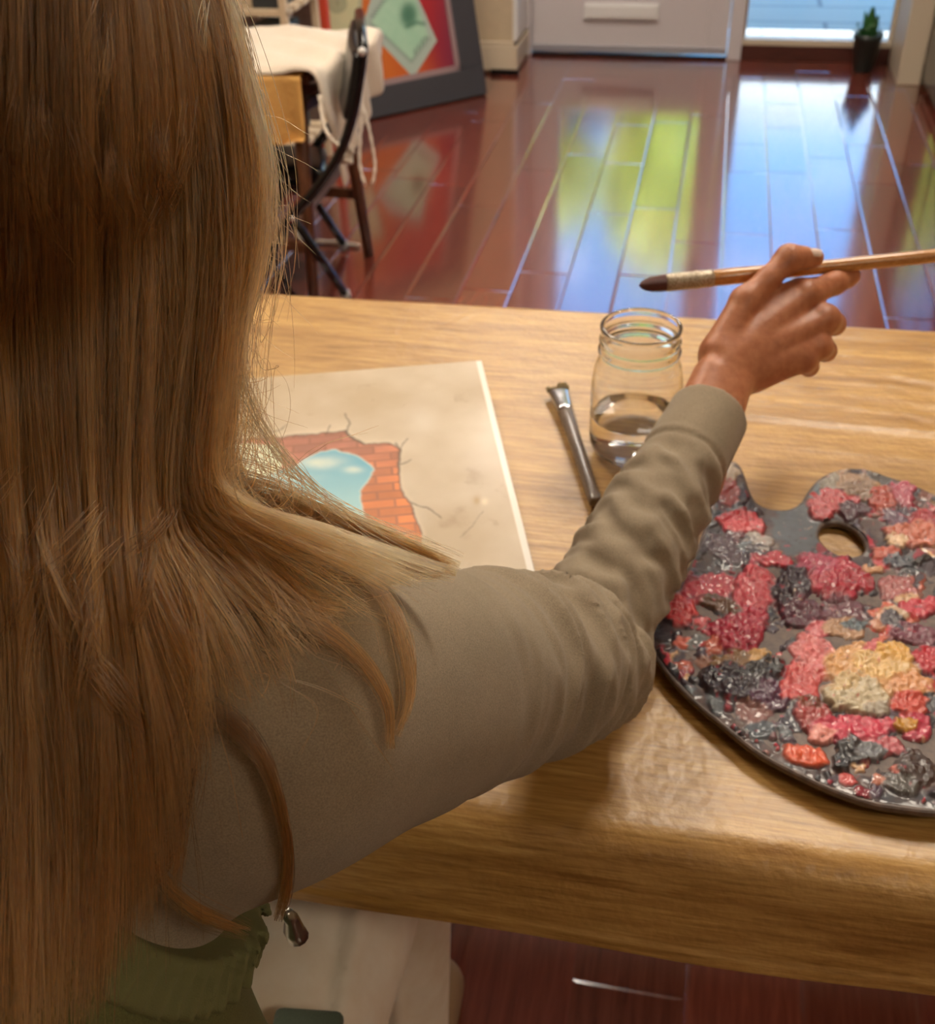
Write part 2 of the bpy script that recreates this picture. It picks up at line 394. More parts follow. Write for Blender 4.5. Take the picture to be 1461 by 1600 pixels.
for a in np.linspace(math.pi, math.pi / 2, 26)[1:]: pr.append((R_ + R_ * math.cos(a) , -R_ + R_ * math.sin(a)))
for v in np.arange(R_ + .003, .750, .003): pr.append((v, 0.))
for a in np.linspace(math.pi / 2, 0, 8): pr.append((.750 + .015 * math.cos(a), -.015 + .015 * math.sin(a)))
for z in np.linspace(-.03, -.14, 12): pr.append((.767, z))
pr = np.array(pr); U, I = np.meshgrid(us, np.arange(len(pr)), indexing='ij')
Vv = pr[I, 0]; Zz = pr[I, 1].copy()
Vv = Vv - (I < 30) * (.002 * np.sin(U * 9 + 1) + .0012 * np.sin(U * 23)) * ((29 - I).clip(0) / 29.)
# the hem: folded strip along the lower edge
Vv = Vv - np.where((I < 6), .0022, 0)
G = TO + U[..., None] * TU + Vv[..., None] * TV; G[..., 2] = TZ + Zz
flat = ((I > 60) & (pr[I, 1] == 0)).astype(float)
x, y = G[..., 0], G[..., 1]
def ridge(pts, w, h): return h * np.exp(-(dseg(x, y, pts) / w) ** 2)
yc = .966 - .032 * (x - .059)
far = 1 / (1 + np.exp(-(y - yc) / .0035)) * np.clip((x + .06) / .10, 0, 1)
wr = (np.sin((y + .05 * fbm(x * 14, y * 9, 3) + .012 * x) * 2 * math.pi / .026) * .5 + fbm(x * 22, y * 75, 9) * 1.6 - .8)
G[..., 2] += flat * (.0024 * far * np.clip((1.17 - y) / .03, 0, 1) + ridge([(-.01, .968), (.06, .966), (.5, .952)], .0035, .0022) * np.clip((x + .04) / .08, 0, 1) + far * wr * .0011 * np.clip((1.17 - y) / .03, 0, 1)
     + ridge([tuple(at(838, 1264, TZ)[:2]), tuple(at(968, 1296, TZ)[:2]), tuple(at(1350, 1347, TZ)[:2])], .003, .0011)
     + ridge([tuple(at(1180, 690, TZ)[:2]), tuple(at(1461, 720, TZ)[:2])], .008, .0008) + .0016 * (fbm(x * 6, y * 6, 4) - .5))
n1 = len(pr); i0 = np.arange(len(us) - 1)[:, None] * n1 + np.arange(n1 - 1)[None]
F = np.stack([i0, i0 + n1, i0 + n1 + 1, i0 + 1], -1).reshape(-1, 4)
tag(npmesh('tablecloth', G.reshape(-1, 3), F, M_VINYL), 'tan wood-print vinyl tablecloth with fold creases covering the work table', 'tablecloth')

# ------------------------------------------------------------------ painting on the table
cw, ch, ct = .50, .40, .018; CO = at(752, 568, TZ + ct); CUx = np.array([-.951, -.309, 0]); CVy = np.array([.309, -.951, 0])
gu = np.linspace(0, cw, 500); gv = np.linspace(0, ch, 400); A, B = np.meshgrid(gu, gv, indexing='ij')
G = CO + A[..., None] * CUx + B[..., None] * CVy; G[..., 2] = TZ + ct + .0035
q = proj(G); zx = (q[..., 0] - 340) * 2.8096; zy = (q[..., 1] - 540) * 2.8096
wx = zx + 14 * (fbm(A * 120, B * 120, 1) - .5); wy = zy + 14 * (fbm(A * 120, B * 120, 2) - .5)
def L(*c): return lin(c)
def lerp(a, b, t): t = np.clip(t, 0, 1)[..., None]; return a * (1 - t) + b * t
n1 = fbm(A * 16, B * 16, 5); n2 = fbm(A * 60, B * 60, 6)
img = lerp(L(188, 168, 138) * np.ones(A.shape + (3,)), L(208, 192, 168), (n1 - .35) * 2.2)
img = lerp(img, L(170, 146, 116), (n2 - .62) * 3 * (n1 < .5))
img = lerp(img, L(218, 206, 188), np.exp(-(((zx - 900) / 60) ** 2 + ((zy - 330) / 60) ** 2)) * .6)
brick = [(60, 420), (230, 405), (300, 402), (400, 390), (480, 385), (560, 374), (580, 396), (640, 430), (760, 430), (800, 460), (793, 520), (800, 620), (850, 700), (872, 760), (897, 825), (890, 880), (960, 1000), (1010, 1200), (300, 1200), (60, 700)]
mb_ = inpoly(wx, wy, brick); edge = dseg(wx, wy, brick[:15])
img = lerp(img, L(222, 206, 178), np.exp(-(edge / 14) ** 2) * .7)
rh, bw = .0125, .030
row = np.floor(B / rh); fr = B / rh - row; fc = A / bw + .5 * (row % 2); col_ = np.floor(fc); fc = fc - col_
bn = _h(row.astype(int), col_.astype(int), 3); gr = np.clip((zy - 430) / 250 + (zx - 600) / 900, 0, 1)
bc = lerp(L(186, 118, 92) * np.ones(A.shape + (3,)), L(214, 122, 56), gr) * (.72 + .5 * bn[..., None]) * (.8 + .4 * n2[..., None])
mort = np.exp(-(np.minimum(np.minimum(fr, 1 - fr) * rh, np.minimum(fc, 1 - fc) * bw) / .0011) ** 2) * (.3 + .8 * n2)
bc = lerp(bc, L(136, 82, 54), mort)
img[mb_] = bc[mb_]
img = lerp(img, L(96, 60, 40), np.exp(-(edge / 5) ** 2) * .75 * (wy < 1000))
white = [(40, 430), (265, 432), (278, 460), (285, 532), (200, 600), (40, 640)]
mw = inpoly(wx, wy, white); img[mw] = L(214, 218, 190)
sky = [(-100, 640), (120, 598), (190, 580), (280, 547), (330, 535), (400, 490), (450, 465), (520, 458), (600, 480), (672, 522), (688, 545), (660, 590), (625, 640), (637, 720), (662, 790), (690, 860), (640, 1000), (-100, 1000)]
ms_ = inpoly(wx, wy, sky); sc = lerp(L(108, 178, 202) * np.ones(A.shape + (3,)), L(176, 216, 216), (zy - 520) / 260)
cl = np.exp(-(((zx - 450 - .9 * (520 - zy)) / 90) ** 2 + ((zy - 515) / 26) ** 2)) + .9 * np.exp(-(((zx - 590) / 40) ** 2 + ((zy - 545) / 14) ** 2)) + .5 * np.exp(-(((zx - 300) / 140) ** 2 + ((zy - 580) / 18) ** 2))
sc = lerp(sc, L(226, 232, 214), cl * (.4 + .9 * n2)); img[ms_] = sc[ms_]
img = lerp(img, L(206, 224, 214), np.exp(-(dseg(wx, wy, sky[2:15]) / 4) ** 2) * .6 * (wy < 900))
for pts, w in ([[(565, 380), (578, 345), (560, 298)], 4], [[(560, 376), (580, 398), (640, 430)], 6], [[(800, 460), (812, 430), (835, 408)], 3], [[(850, 690), (915, 712), (950, 735), (982, 756)], 3.5], [[(800, 520), (850, 505)], 2.5], [[(300, 352), (270, 372), (150, 380)], 2.5], [[(480, 385), (492, 350)], 2.5], [[(1065, 845), (1120, 790), (1165, 725)], 1.5], [[(780, 430), (800, 462), (795, 560)], 6]):
    img = lerp(img, L(98, 76, 56), np.exp(-(dseg(wx, wy, pts) / w) ** 2) * .8)
img = lerp(img, L(176, 146, 100), np.exp(-(((zx - 1138) / 18) ** 2 + ((zy - 680) / 22) ** 2)) * .9)
img = lerp(img, L(226, 210, 180), np.exp(-(((zx - 1172) / 14) ** 2 + ((zy - 684) / 14) ** 2)) * .9)
img[A < .0052] = L(238, 232, 222)
cv = empty('canvas_painting', tuple((CO + CUx * cw / 2 + CVy * ch / 2)[:2]) + (TZ + .0035,), 'canvas lying on the table painted with cracked plaster, bricks and a blue sky opening', 'painting')
i0 = np.arange(499)[:, None] * 400 + np.arange(399)[None]; F = np.stack([i0, i0 + 1, i0 + 401, i0 + 400], -1).reshape(-1, 4)
npmesh('painted_surface', G.reshape(-1, 3), F[:, ::-1], paintmat('oil_paint', .42, .15, .1), cv, col=img.reshape(-1, 3))
Rc = np.stack([CUx, CVy, [0, 0, 1]], 1)
MB().box(CO * [1, 1, 0] + CUx * cw / 2 + CVy * ch / 2 + [0, 0, TZ + .0035 + ct / 2], (cw + .0012, ch + .0012, ct - .001), Rc).build('canvas_edge', plain('primed_canvas', (232, 226, 214), .7), cv, bevel=.0012)

# ------------------------------------------------------------------ jar of water
JC = np.array([-.0375, .884, TZ + .0026]); Hj = .131
jar = empty('glass_jar', JC, 'open clear glass mason jar of water standing beside the flat brush', 'jar')
out = [(.0004, .0), (.030, .0), (.034, .0012), (.0385, .0055), (.0412, .013), (.0418, .022), (.0418, .066), (.0412, .078), (.0395, .089), (.0370, .0965), (.0352, .1005), (.0349, .103), (.0356, .1042), (.0372, .1055), (.0372, .1075), (.0357, .109), (.0352, .111), (.0352, .1135), (.0364, .1148), (.0366, .1165), (.0355, .1178), (.0351, .120), (.0351, .1255), (.0361, .1275), (.0362, .1295), (.0352, .1308)]
inn = [(.0333, .1304), (.0326, .128), (.0325, .104), (.0332, .099), (.0358, .0935), (.0380, .087), (.0392, .077), (.0396, .066), (.0396, .0405)]
m = NT('clear_glass'); m.set(Base_Color=(.985, .99, .985, 1), Roughness=0., IOR=1.47, Transmission_Weight=1.); M_GLASS = m.m
MB().lathe(JC, out + inn, 72, cap=False).build('glass', M_GLASS, jar, smooth=True, recalc=False)
m = NT('water'); m.set(Base_Color=(.98, .99, .99, 1), Roughness=0., IOR=1.33, Transmission_Weight=1.); M_WATER = m.m
m = NT('water_against_glass'); m.set(Base_Color=(1, 1, 1, 1), Roughness=0., IOR=1.47 / 1.33, Transmission_Weight=1.)
ow = MB().lathe(JC, [(.0396, .0405), (.0396, .022), (.0388, .0135), (.0360, .0085), (.030, .0062), (.0004, .0058)], 72, cap=False).lathe(JC, [(.0396, .0405), (.0388, .0400), (.037, .0398), (.0004, .0398)], 72, cap=False).build('water', [m.m, M_WATER], jar, smooth=True, recalc=False)
for k_, p_ in enumerate(ow.data.polygons): p_.material_index = 0 if k_ < 5 * 72 else 1
M_STEEL = plain('brushed_steel', (200, 200, 205), .22, 1.0); M_BRIST = NT('bristles'); M_BRIST.set(Base_Color=srgb(120, 98, 52), Roughness=.7)
t = M_BRIST.tex('Noise', (900, 900, 30), Detail=3.0); M_BRIST.bump(t.outputs[0], .8, .001); M_BRIST = M_BRIST.m

# flat brush on the table
def brush_axis(p0, p1): d = p1 - p0; Ln = np.linalg.norm(d); return d / Ln, Ln
p0 = at(869, 600, TZ + .010); p1 = at(931, 786, TZ + .0095); d, Ln = brush_axis(p0, p1); sdv = np.cross([0, 0, 1], d)
fb = empty('flat_brush', (p0 + p1) / 2 * [1, 1, 0] + [0, 0, TZ + .003], 'flat paintbrush with grey handle lying on the table left of the jar', 'paintbrush')
def sect(pts, n=16):                                # (position, half width, half thickness)
    V = []; F = []
    for i, (p, w, h) in enumerate(pts):
        for k in range(n):
            a = 2 * math.pi * k / n; ca, sa = math.cos(a), math.sin(a); e = .7
            V.append(p + sdv * w * math.copysign(abs(ca) ** e, ca) + np.array([0, 0, 1]) * h * math.copysign(abs(sa) ** e, sa))
    for i in range(len(pts) - 1):
        for k in range(n): F.append((i * n + k, i * n + (k + 1) % n, (i + 1) * n + (k + 1) % n, (i + 1) * n + k))
    b = MB(); b._add(V, F + [tuple(range(n)), tuple((len(pts) - 1) * n + k for k in range(n))]); return b
sect([(p0 + d * .045, .0088, .0042), (p0 + d * .055, .0078, .0056), (p0 + d * .10, .0064, .0062), (p0 + d * .15, .0060, .0060), (p0 + d * (Ln - .01), .0058, .0058), (p0 + d * (Ln - .002), .0056, .0054), (p0 + d * Ln, .0048, .0045)]).build('handle', plain('grey_lacquer', (112, 98, 88), .25, var=.15, scale=60), fb, smooth=True)
sect([(p0 + d * .014, .0108, .0032), (p0 + d * .018, .0106, .0036), (p0 + d * .030, .0096, .0045), (p0 + d * .050, .0084, .0058), (p0 + d * .051, .0080, .0060), (p0 + d * .058, .0078, .0060)]).build('ferrule', M_STEEL, fb, smooth=True)
b = MB(); rb = random.Random(2)
for i in range(120):
    w = rb.uniform(-1, 1); h = rb.uniform(-1, 1); l = .016 - .008 * (1 - abs(w)) * 0 - (.006 if w < .1 else 0) - rb.uniform(0, .004)
    b.tube([p0 + d * .016 + sdv * w * .0098 + [0, 0, h * .0026], p0 + d * (.016 - l * .5) + sdv * w * .0108 + [0, 0, h * .0022], p0 + d * (.016 - l * 1.15) + sdv * (w * .0112 + rb.uniform(-.0006, .0006)) + [0, 0, h * .0018 - .0012]], [.0011, .0010, .0006], 5)
b.build('bristles', M_BRIST, fb, smooth=True)

# ------------------------------------------------------------------ palette
PZ = TZ + .0102
def pz(x, y): return (980 + x / 2.667, 700 + y / 2.667)
out = [(425, 62), (455, 68), (478, 95), (492, 130), (510, 180), (535, 220), (580, 246), (640, 254), (690, 246), (725, 222), (750, 185), (790, 138), (850, 105), (920, 92), (1000, 100), (1100, 130), (1200, 165), (1300, 212), (1420, 290), (1560, 420), (1660, 600), (1700, 800), (1690, 1020), (1640, 1220), (1560, 1400), (1440, 1520), (1290, 1545), (1150, 1532), (1010, 1508), (860, 1456), (700, 1380), (540, 1290), (400, 1176), (260, 1056), (150, 930), (84, 815), (96, 745), (150, 655), (215, 560), (275, 450), (320, 330), (355, 200), (385, 105)]
OP = np.array([at(*pz(*p), PZ)[:2] for p in out]); OPs = curve(np.vstack([OP, OP[:1]]), 220)[:-1]
HO = [(800, 345), (815, 318), (850, 306), (900, 312), (950, 338), (985, 375), (995, 410), (975, 436), (930, 446), (880, 436), (830, 405), (802, 372)]
HP = curve(np.vstack([np.array([at(*pz(*p), PZ)[:2] for p in HO]), [at(*pz(*HO[0]), PZ)[:2]]]), 48)[:-1]
pc = OPs.mean(0)
def warp(x, y): return .0055 * np.clip((np.hypot(x - pc[0] - .01, y - pc[1]) / .19), 0, 1.3) ** 2 - .002
pal = empty('paint_palette', (pc[0], pc[1], TZ + .002), 'kidney-shaped artist palette crusted with red, pink and dark paint on the table', 'palette')
bm = bmesh.new()
def ring(pts, z): return [bm.verts.new((p[0], p[1], z + warp(p[0], p[1]))) for p in pts]
def inset(pts, dd):
    T = np.roll(pts, -1, 0) - np.roll(pts, 1, 0); N = np.stack([-T[:, 1], T[:, 0]], 1); N /= np.linalg.norm(N, axis=1)[:, None]; return pts + N * dd
sg = 1 if np.sum(OPs[:, 0] * np.roll(OPs[:, 1], -1) - np.roll(OPs[:, 0], -1) * OPs[:, 1]) > 0 else -1
sh = 1 if np.sum(HP[:, 0] * np.roll(HP[:, 1], -1) - np.roll(HP[:, 0], -1) * HP[:, 1]) > 0 else -1
lev = [(.0012, 0.), (0, -.001), (0, -.0048), (.0012, -.006)]
ro = [ring(inset(OPs, sg * a_), PZ + z_) for a_, z_ in lev]; rh_ = [ring(inset(HP, -sh * a_), PZ + z_) for a_, z_ in lev]
for rr in (ro, rh_):
    for p_, q_ in zip(rr[:-1], rr[1:]):
        for i in range(len(p_)): bm.faces.new((p_[i], p_[(i + 1) % len(p_)], q_[(i + 1) % len(p_)], q_[i]))
for k in (0, 3):
    es = []
    for rr in (ro[k], rh_[k]):
        for i in range(len(rr)):
            e = bm.edges.get((rr[i], rr[(i + 1) % len(rr)])); es.append(e)
    bmesh.ops.triangle_fill(bm, use_beauty=True, use_dissolve=False, edges=es)
mbp = MB(); mbp.bm.free(); mbp.bm = bm
mbp.build('board', woodmat('stained_palette_wood', (74, 62, 58), (118, 98, 88), (30, 30, 30), .5), pal)
# paint relief: a height field over the board
st = .00105; xs = np.arange(OPs[:, 0].min(), min(OPs[:, 0].max(), .33), st); ys = np.arange(OPs[:, 1].min(), OPs[:, 1].max(), st)
A, B = np.meshgrid(xs, ys, indexing='ij')
ins = inpoly(A, B, inset(OPs, sg * .0022)) & ~inpoly(A, B, inset(HP, -sh * .0018))
base = np.stack([A, B, np.full(A.shape, PZ)], -1); q = proj(base); zx = (q[..., 0] - 980) * 2.667; zy = (q[..., 1] - 700) * 2.667
ux = zx + 70 * (fbm(A * 110, B * 110, 21, 5) - .5); uy = zy + 60 * (fbm(A * 110, B * 110, 22, 5) - .5)
na = fbm(A * 45, B * 45, 31); nb = fbm(A * 170, B * 170, 32); nc_ = fbm(A * 420, B * 420, 33, 3)
img = lerp(L(98, 76, 72) * np.ones(A.shape + (3,)), L(60, 62, 70), (na - .38) * 4); img = lerp(img, L(58, 44, 50), (nb - .52) * 5)
hgt = .0003 + .0012 * np.clip(nb - .4, 0, 1)
inner = np.clip(dseg(A, B, [tuple(p) for p in OPs] + [tuple(OPs[0])]) / .03, 0, 1)
cols = [(186, 40, 66), (206, 76, 84), (214, 110, 116), (58, 42, 54), (84, 70, 84), (150, 30, 52), (222, 178, 132), (200, 96, 70), (52, 50, 58), (120, 78, 84), (96, 104, 112), (150, 104, 96)]
def blob(cx, cy, rx, ry, rgb, h, rot=0., soft=.25):
    global img, hgt
    k = 1.0; x0 = ux - cx; y0 = uy - cy; c_, s_ = math.cos(rot), math.sin(rot)
    d = np.sqrt(((x0 * c_ + y0 * s_) / rx) ** 2 + ((-x0 * s_ + y0 * c_) / ry) ** 2)
    w = np.clip((1 - d) / soft, 0, 1); tone = (.80 + .45 * nb)[..., None]
    img = img * (1 - w[..., None]) + L(*rgb) * tone * w[..., None]
    hgt = np.where(w > 0, np.maximum(hgt, hgt * (1 - w) + w * (h * (.55 + .5 * nb + .5 * na))), hgt)
gb = random.Random(5)
for i in range(760):
    cx_, cy_ = gb.uniform(60, 1500), gb.uniform(80, 1540); r_ = gb.uniform(9, 44) * (.6 if cy_ > 1150 else 1)
    if 640 < cx_ < 820 and 230 < cy_ < 470: continue
    if cy_ > 1000 + .55 * (cx_ - 250) and gb.random() < .6: r_ *= .5
    wts = [3, 3, 2.5, 7, 4, 4, 1.6, 2, 6, 4, 3, 2]
    blob(cx_, cy_, r_ * gb.uniform(.8, 1.8), r_, gb.choices(cols, wts)[0], gb.uniform(.0008, .0030), gb.uniform(0, 3))
B_ = [  # centre, radii (in the zoomed view of the board), colour, height, turn
 (720, 330, 120, 120, (92, 98, 106), .0006, .6), (430, 115, 34, 46, (196, 176, 150), .0012, .3), (420, 190, 46, 50, (206, 110, 112), .0018, 0),
 (475, 315, 110, 52, (214, 72, 82), .0036, .05), (560, 385, 70, 30, (176, 166, 158), .0022, .2), (400, 420, 90, 60, (74, 44, 58), .0022, .4),
 (620, 462, 78, 36, (206, 52, 70), .0034, .1), (525, 600, 92, 120, (214, 78, 92), .0042, .1), (470, 780, 118, 112, (176, 28, 60), .0044, -.2), (510, 720, 70, 70, (196, 50, 78), .0044, 0),
 (330, 590, 130, 60, (200, 66, 84), .0030, -.25), (215, 690, 76, 74, (216, 60, 66), .0040, .2), (390, 655, 96, 42, (104, 70, 48), .0040, .3), (150, 770, 48, 52, (62, 54, 64), .0014, 0), (230, 830, 44, 26, (214, 104, 84), .0016, 0), (290, 815, 30, 44, (112, 110, 108), .0018, .4),
 (690, 590, 86, 120, (60, 44, 58), .0050, 0), (730, 690, 100, 70, (92, 40, 60), .0044, 0), (880, 545, 130, 96, (182, 36, 62), .0044, .2), (860, 610, 62, 46, (158, 14, 40), .0046, 0), (960, 550, 70, 50, (164, 26, 48), .0044, .2), (790, 480, 90, 50, (186, 70, 100), .0034, .1), (900, 670, 110, 56, (106, 58, 72), .0030, 0),
 (320, 900, 60, 36, (150, 98, 76), .0016, 0), (440, 905, 110, 36, (140, 104, 66), .0036, -.1), (560, 880, 54, 34, (222, 176, 112), .0036, -.6), (470, 1000, 190, 92, (44, 30, 44), .0052, .15), (560, 930, 110, 46, (40, 34, 38), .0060, -.2), (600, 1050, 90, 60, (86, 48, 74), .0036, .2), (530, 1120, 90, 46, (140, 96, 92), .0016, .1),
 (560, 1190, 70, 40, (74, 82, 92), .0016, .1), (690, 1150, 60, 60, (56, 54, 66), .0020, 0),
 (740, 960, 80, 130, (206, 84, 84), .0040, .1), (770, 860, 100, 76, (222, 122, 124), .0044, .4), (800, 760, 70, 40, (216, 110, 120), .0036, 0), (900, 760, 100, 50, (190, 150, 118), .0036, .3), (950, 745, 60, 32, (92, 104, 112), .0030, -.2), (690, 1020, 60, 60, (196, 70, 70), .0038, 0), (1050, 730, 60, 46, (200, 140, 110), .0038, 0),
 (1000, 940, 210, 130, (226, 172, 116), .0052, .1), (1040, 920, 130, 70, (236, 196, 132), .0062, .1), (1110, 870, 90, 50, (228, 176, 92), .0056, .1), (1180, 1010, 100, 60, (222, 156, 104), .0050, 0), (1010, 850, 46, 26, (212, 106, 110), .0050, 0),
 (950, 1050, 150, 86, (206, 190, 158), .0066, .15), (1030, 1110, 60, 34, (170, 158, 140), .0066, .1), (900, 1000, 60, 40, (220, 190, 140), .006, 0),
 (780, 1140, 90, 70, (168, 70, 70), .0046, .2), (760, 1080, 46, 36, (120, 60, 40), .005, .2), (1170, 1090, 90, 56, (212, 80, 66), .0044, .1), (930, 1190, 190, 56, (210, 66, 92), .0046, -.05), (800, 1220, 60, 36, (232, 150, 140), .0046, .4), (1200, 1190, 80, 60, (196, 66, 90), .0040, .2), (1140, 1180, 54, 36, (198, 138, 18), .0056, .25), (1050, 1260, 110, 40, (196, 96, 106), .0040, .1),
 (940, 1290, 80, 66, (46, 46, 50), .0052, .4), (1010, 1290, 70, 46, (118, 120, 126), .0050, .2), (900, 1330, 50, 46, (36, 34, 40), .0052, 0), (735, 1300, 104, 50, (228, 94, 56), .0034, .25), (920, 1412, 46, 36, (206, 84, 84), .0022, .2), (1130, 1420, 80, 50, (82, 76, 70), .0030, .2), (1135, 1358, 40, 18, (214, 120, 104), .0030, .1), (1030, 1460, 36, 30, (84, 62, 84), .0016, 0), (1200, 1350, 90, 70, (66, 46, 40), .0040, .5), (1040, 1410, 30, 30, (186, 118, 96), .0014, 0),
 (830, 240, 90, 60, (200, 78, 84), .0036, -.3), (930, 150, 110, 40, (186, 154, 126), .0026, .1), (840, 160, 50, 34, (150, 140, 126), .0022, 0), (980, 190, 90, 36, (150, 120, 96), .0030, .2), (1060, 225, 56, 60, (196, 84, 66), .0042, .3), (950, 270, 70, 36, (86, 52, 66), .0036, .1), (1150, 200, 66, 46, (206, 100, 122), .0034, .5), (1060, 140, 60, 24, (112, 106, 104), .0016, .3), (1240, 310, 60, 46, (172, 44, 56), .0044, 0), (1110, 300, 60, 30, (120, 88, 108), .0030, .2),
 (1190, 370, 120, 56, (206, 116, 92), .0042, .1), (1120, 390, 60, 26, (226, 192, 156), .0046, .1), (1080, 440, 70, 30, (196, 96, 78), .0040, 0), (1120, 480, 60, 30, (80, 84, 96), .0040, .1), (1220, 475, 46, 18, (40, 32, 30), .0040, 0), (1010, 500, 50, 20, (206, 150, 104), .0034, .2), (1130, 590, 90, 50, (170, 96, 96), .0034, .2), (1180, 640, 60, 36, (218, 176, 136), .0036, 0), (1120, 700, 56, 30, (210, 180, 150), .004, 0), (1220, 670, 96, 46, (206, 58, 78), .0042, -.1), (1200, 780, 110, 50, (120, 62, 80), .0040, .1), (1250, 890, 66, 70, (186, 26, 46), .0048, .3), (1090, 730, 50, 30, (76, 70, 80), .0036, .2), (1270, 1060, 46, 34, (84, 84, 90), .0030, 0),
]
for cx_, cy_, rx, ry, rgb, h, rot in B_: blob(cx_, cy_, rx, ry, rgb, h, rot, .18)
# small flecks over everything, scratches and ridges in the wet paint
for thr, rgb, sd_ in ((.80, (226, 190, 160), 41), (.74, (50, 40, 46), 42), (.78, (210, 70, 90), 43)):
    w = np.clip((fbm(A * 230, B * 230, sd_, 3) - thr) * 16, 0, 1) * inner
    img = lerp(img, L(*rgb), w * .6)
hgt = hgt + np.clip(hgt - .0008, 0, .004) * (.8 * (nc_ - .5) + .8 * (fbm(A * 420 + 3 * na, B * 160, 35, 2) - .5))
hgt = np.maximum(hgt * np.clip(inner * 6, .15, 1), .00015)
img = img * (.80 + .2 * nc_)[..., None]
idx = -np.ones(A.shape, int); idx[ins] = np.arange(ins.sum())
Gp = np.stack([A, B, PZ + warp(A, B) + hgt], -1)[ins]
qd = np.stack([idx[:-1, :-1], idx[1:, :-1], idx[1:, 1:], idx[:-1, 1:]], -1).reshape(-1, 4); qd = qd[(qd >= 0).all(1)]
m = NT('wet_paint'); a = m.n('ShaderNodeAttribute', attribute_name='Col'); m.color(a.outputs['Color']); m.set(Roughness=.3, Specular_IOR_Level=.5, Coat_Weight=.45, Coat_Roughness=.13, Coat_IOR=1.5)
t = m.tex('Noise', 500, Detail=3.0); m.bump(t.outputs[0], .3, .002)
npmesh('paint', Gp, qd, m.m, pal, col=img[ins])

# ------------------------------------------------------------------ background furniture
# large framed picture leaning by the entrance
fo = at(762, 149, 0); fe = at(560, 193, 0); fu = fe - fo; fu /= np.linalg.norm(fu)      # along the lower edge, to the left
nrm = np.array([fu[1], -fu[0], 0.]);  nrm = nrm if nrm @ (np.array([0, 0, 0]) - fo) > 0 else -nrm
ln = math.radians(14); fv = -nrm * math.sin(ln) + np.array([0, 0, math.cos(ln)]); fn = np.cross(fu, fv); fn = fn if fn @ (CAM - fo) > 0 else -fn
fw, fh, fb_ = 1.05, .95, .112
fr_ = empty('framed_painting', fo + fu * fw / 2, 'large charcoal-framed red painting with banknotes leaning by the entrance wall', 'painting')
Rf = np.stack([fu, fv, fn], 1); fo = fo + np.array([0, 0, .03 * math.sin(ln)])
def fp(u, v, w=0): return fo + fu * u + fv * v + fn * w
b = MB()
for u0, u1, v0, v1 in ((0, fw, 0, fb_), (0, fw, fh - fb_, fh), (0, fb_, fb_, fh - fb_), (fw - fb_, fw, fb_, fh - fb_)):
    b.box(fp((u0 + u1) / 2, (v0 + v1) / 2, -.015), (u1 - u0, v1 - v0, .03), Rf)
b.build('frame', M_FRAME, fr_, bevel=.003)
b = MB(); s_ = .022
for u0, u1, v0, v1 in ((fb_, fw - fb_, fb_, fb_ + s_), (fb_, fw - fb_, fh - fb_ - s_, fh - fb_), (fb_, fb_ + s_, fb_, fh - fb_), (fw - fb_ - s_, fw - fb_, fb_, fh - fb_)):
    b.box(fp((u0 + u1) / 2, (v0 + v1) / 2, -.012), (u1 - u0, v1 - v0, .012), Rf)
b.build('mat', plain('rose_grey_mat', (150, 126, 128), .6), fr_)
A, B = np.meshgrid(np.linspace(fb_ + .01, fw - fb_ - .01, 260), np.linspace(fb_ + .01, fh - fb_ - .01, 260), indexing='ij')
G = fo + A[..., None] * fu + B[..., None] * fv - fn * .014; q = proj(G); zx = (q[..., 0] - 460) * 4.566; zy = q[..., 1] * 4.566
g1 = (zx - 480) / 640 - zy / 1400 + .3 * (fbm(A * 6, B * 6, 3) - .5)
img = lerp(L(200, 106, 44) * np.ones(A.shape + (3,)), L(168, 44, 52), g1 * 1.5); img = lerp(img, L(104, 50, 78), (zx - 950) / 260)
img = lerp(img, L(200, 70, 46), (60 - zx) / 60)
def bill(poly, inner, border, body, edge):
    global img
    img[inpoly(zx, zy, poly)] = L(*border)
    mi = inpoly(zx, zy, inner); img[mi] = lerp(L(*body) * np.ones(A.shape + (3,)), L(*edge), fbm(A * 40, B * 40, 4))[mi]
bill([(70, -300), (118, 226), (470, 300), (500, -300)], [(104, -300), (146, 205), (448, 268), (470, -300)], (168, 174, 150), (196, 198, 158), (208, 200, 160))
for r_ in (62, 46, 30): img = lerp(img, L(128, 132, 108), np.exp(-((np.hypot(zx - 306, zy - 28) - r_) / 6) ** 2) * .8)
img = lerp(img, L(110, 116, 96), np.exp(-(np.hypot((zx - 306) / 16, (zy - 26) / 22)) ** 2) * .9)
bill([(486, 170), (520, 80), (560, -60), (800, -300), (880, -20), (1018, 292), (850, 556)], [(545, 165), (600, 60), (700, -120), (800, -220), (870, 20), (960, 270), (835, 440)], (172, 188, 178), (160, 204, 176), (178, 212, 186))
img = lerp(img, L(42, 104, 82), np.exp(-(np.hypot((zx - 815) / 62, (zy - 105) / 92)) ** 4) * .85)
img = lerp(img, L(70, 120, 100), np.exp(-(dseg(zx, zy, [(800, 190), (870, 160), (925, 170)]) / 14) ** 2) * .8)
zz = [(860, 375), (880, 340), (895, 330), (915, 295), (935, 270)]; img = lerp(img, L(90, 112, 104), np.exp(-(dseg(zx, zy, zz) / 16) ** 2) * (.5 + .5 * np.sin(zx * .25)))
zz = [(555, 120), (590, 70), (640, 0), (690, -60)]; img = lerp(img, L(96, 108, 104), np.exp(-(dseg(zx, zy, zz) / 16) ** 2) * (.5 + .5 * np.sin(zy * .3)))
img = lerp(img, L(130, 146, 138), np.exp(-(dseg(zx, zy, [(545, 165), (835, 440), (960, 270)]) / 12) ** 2) * .7)
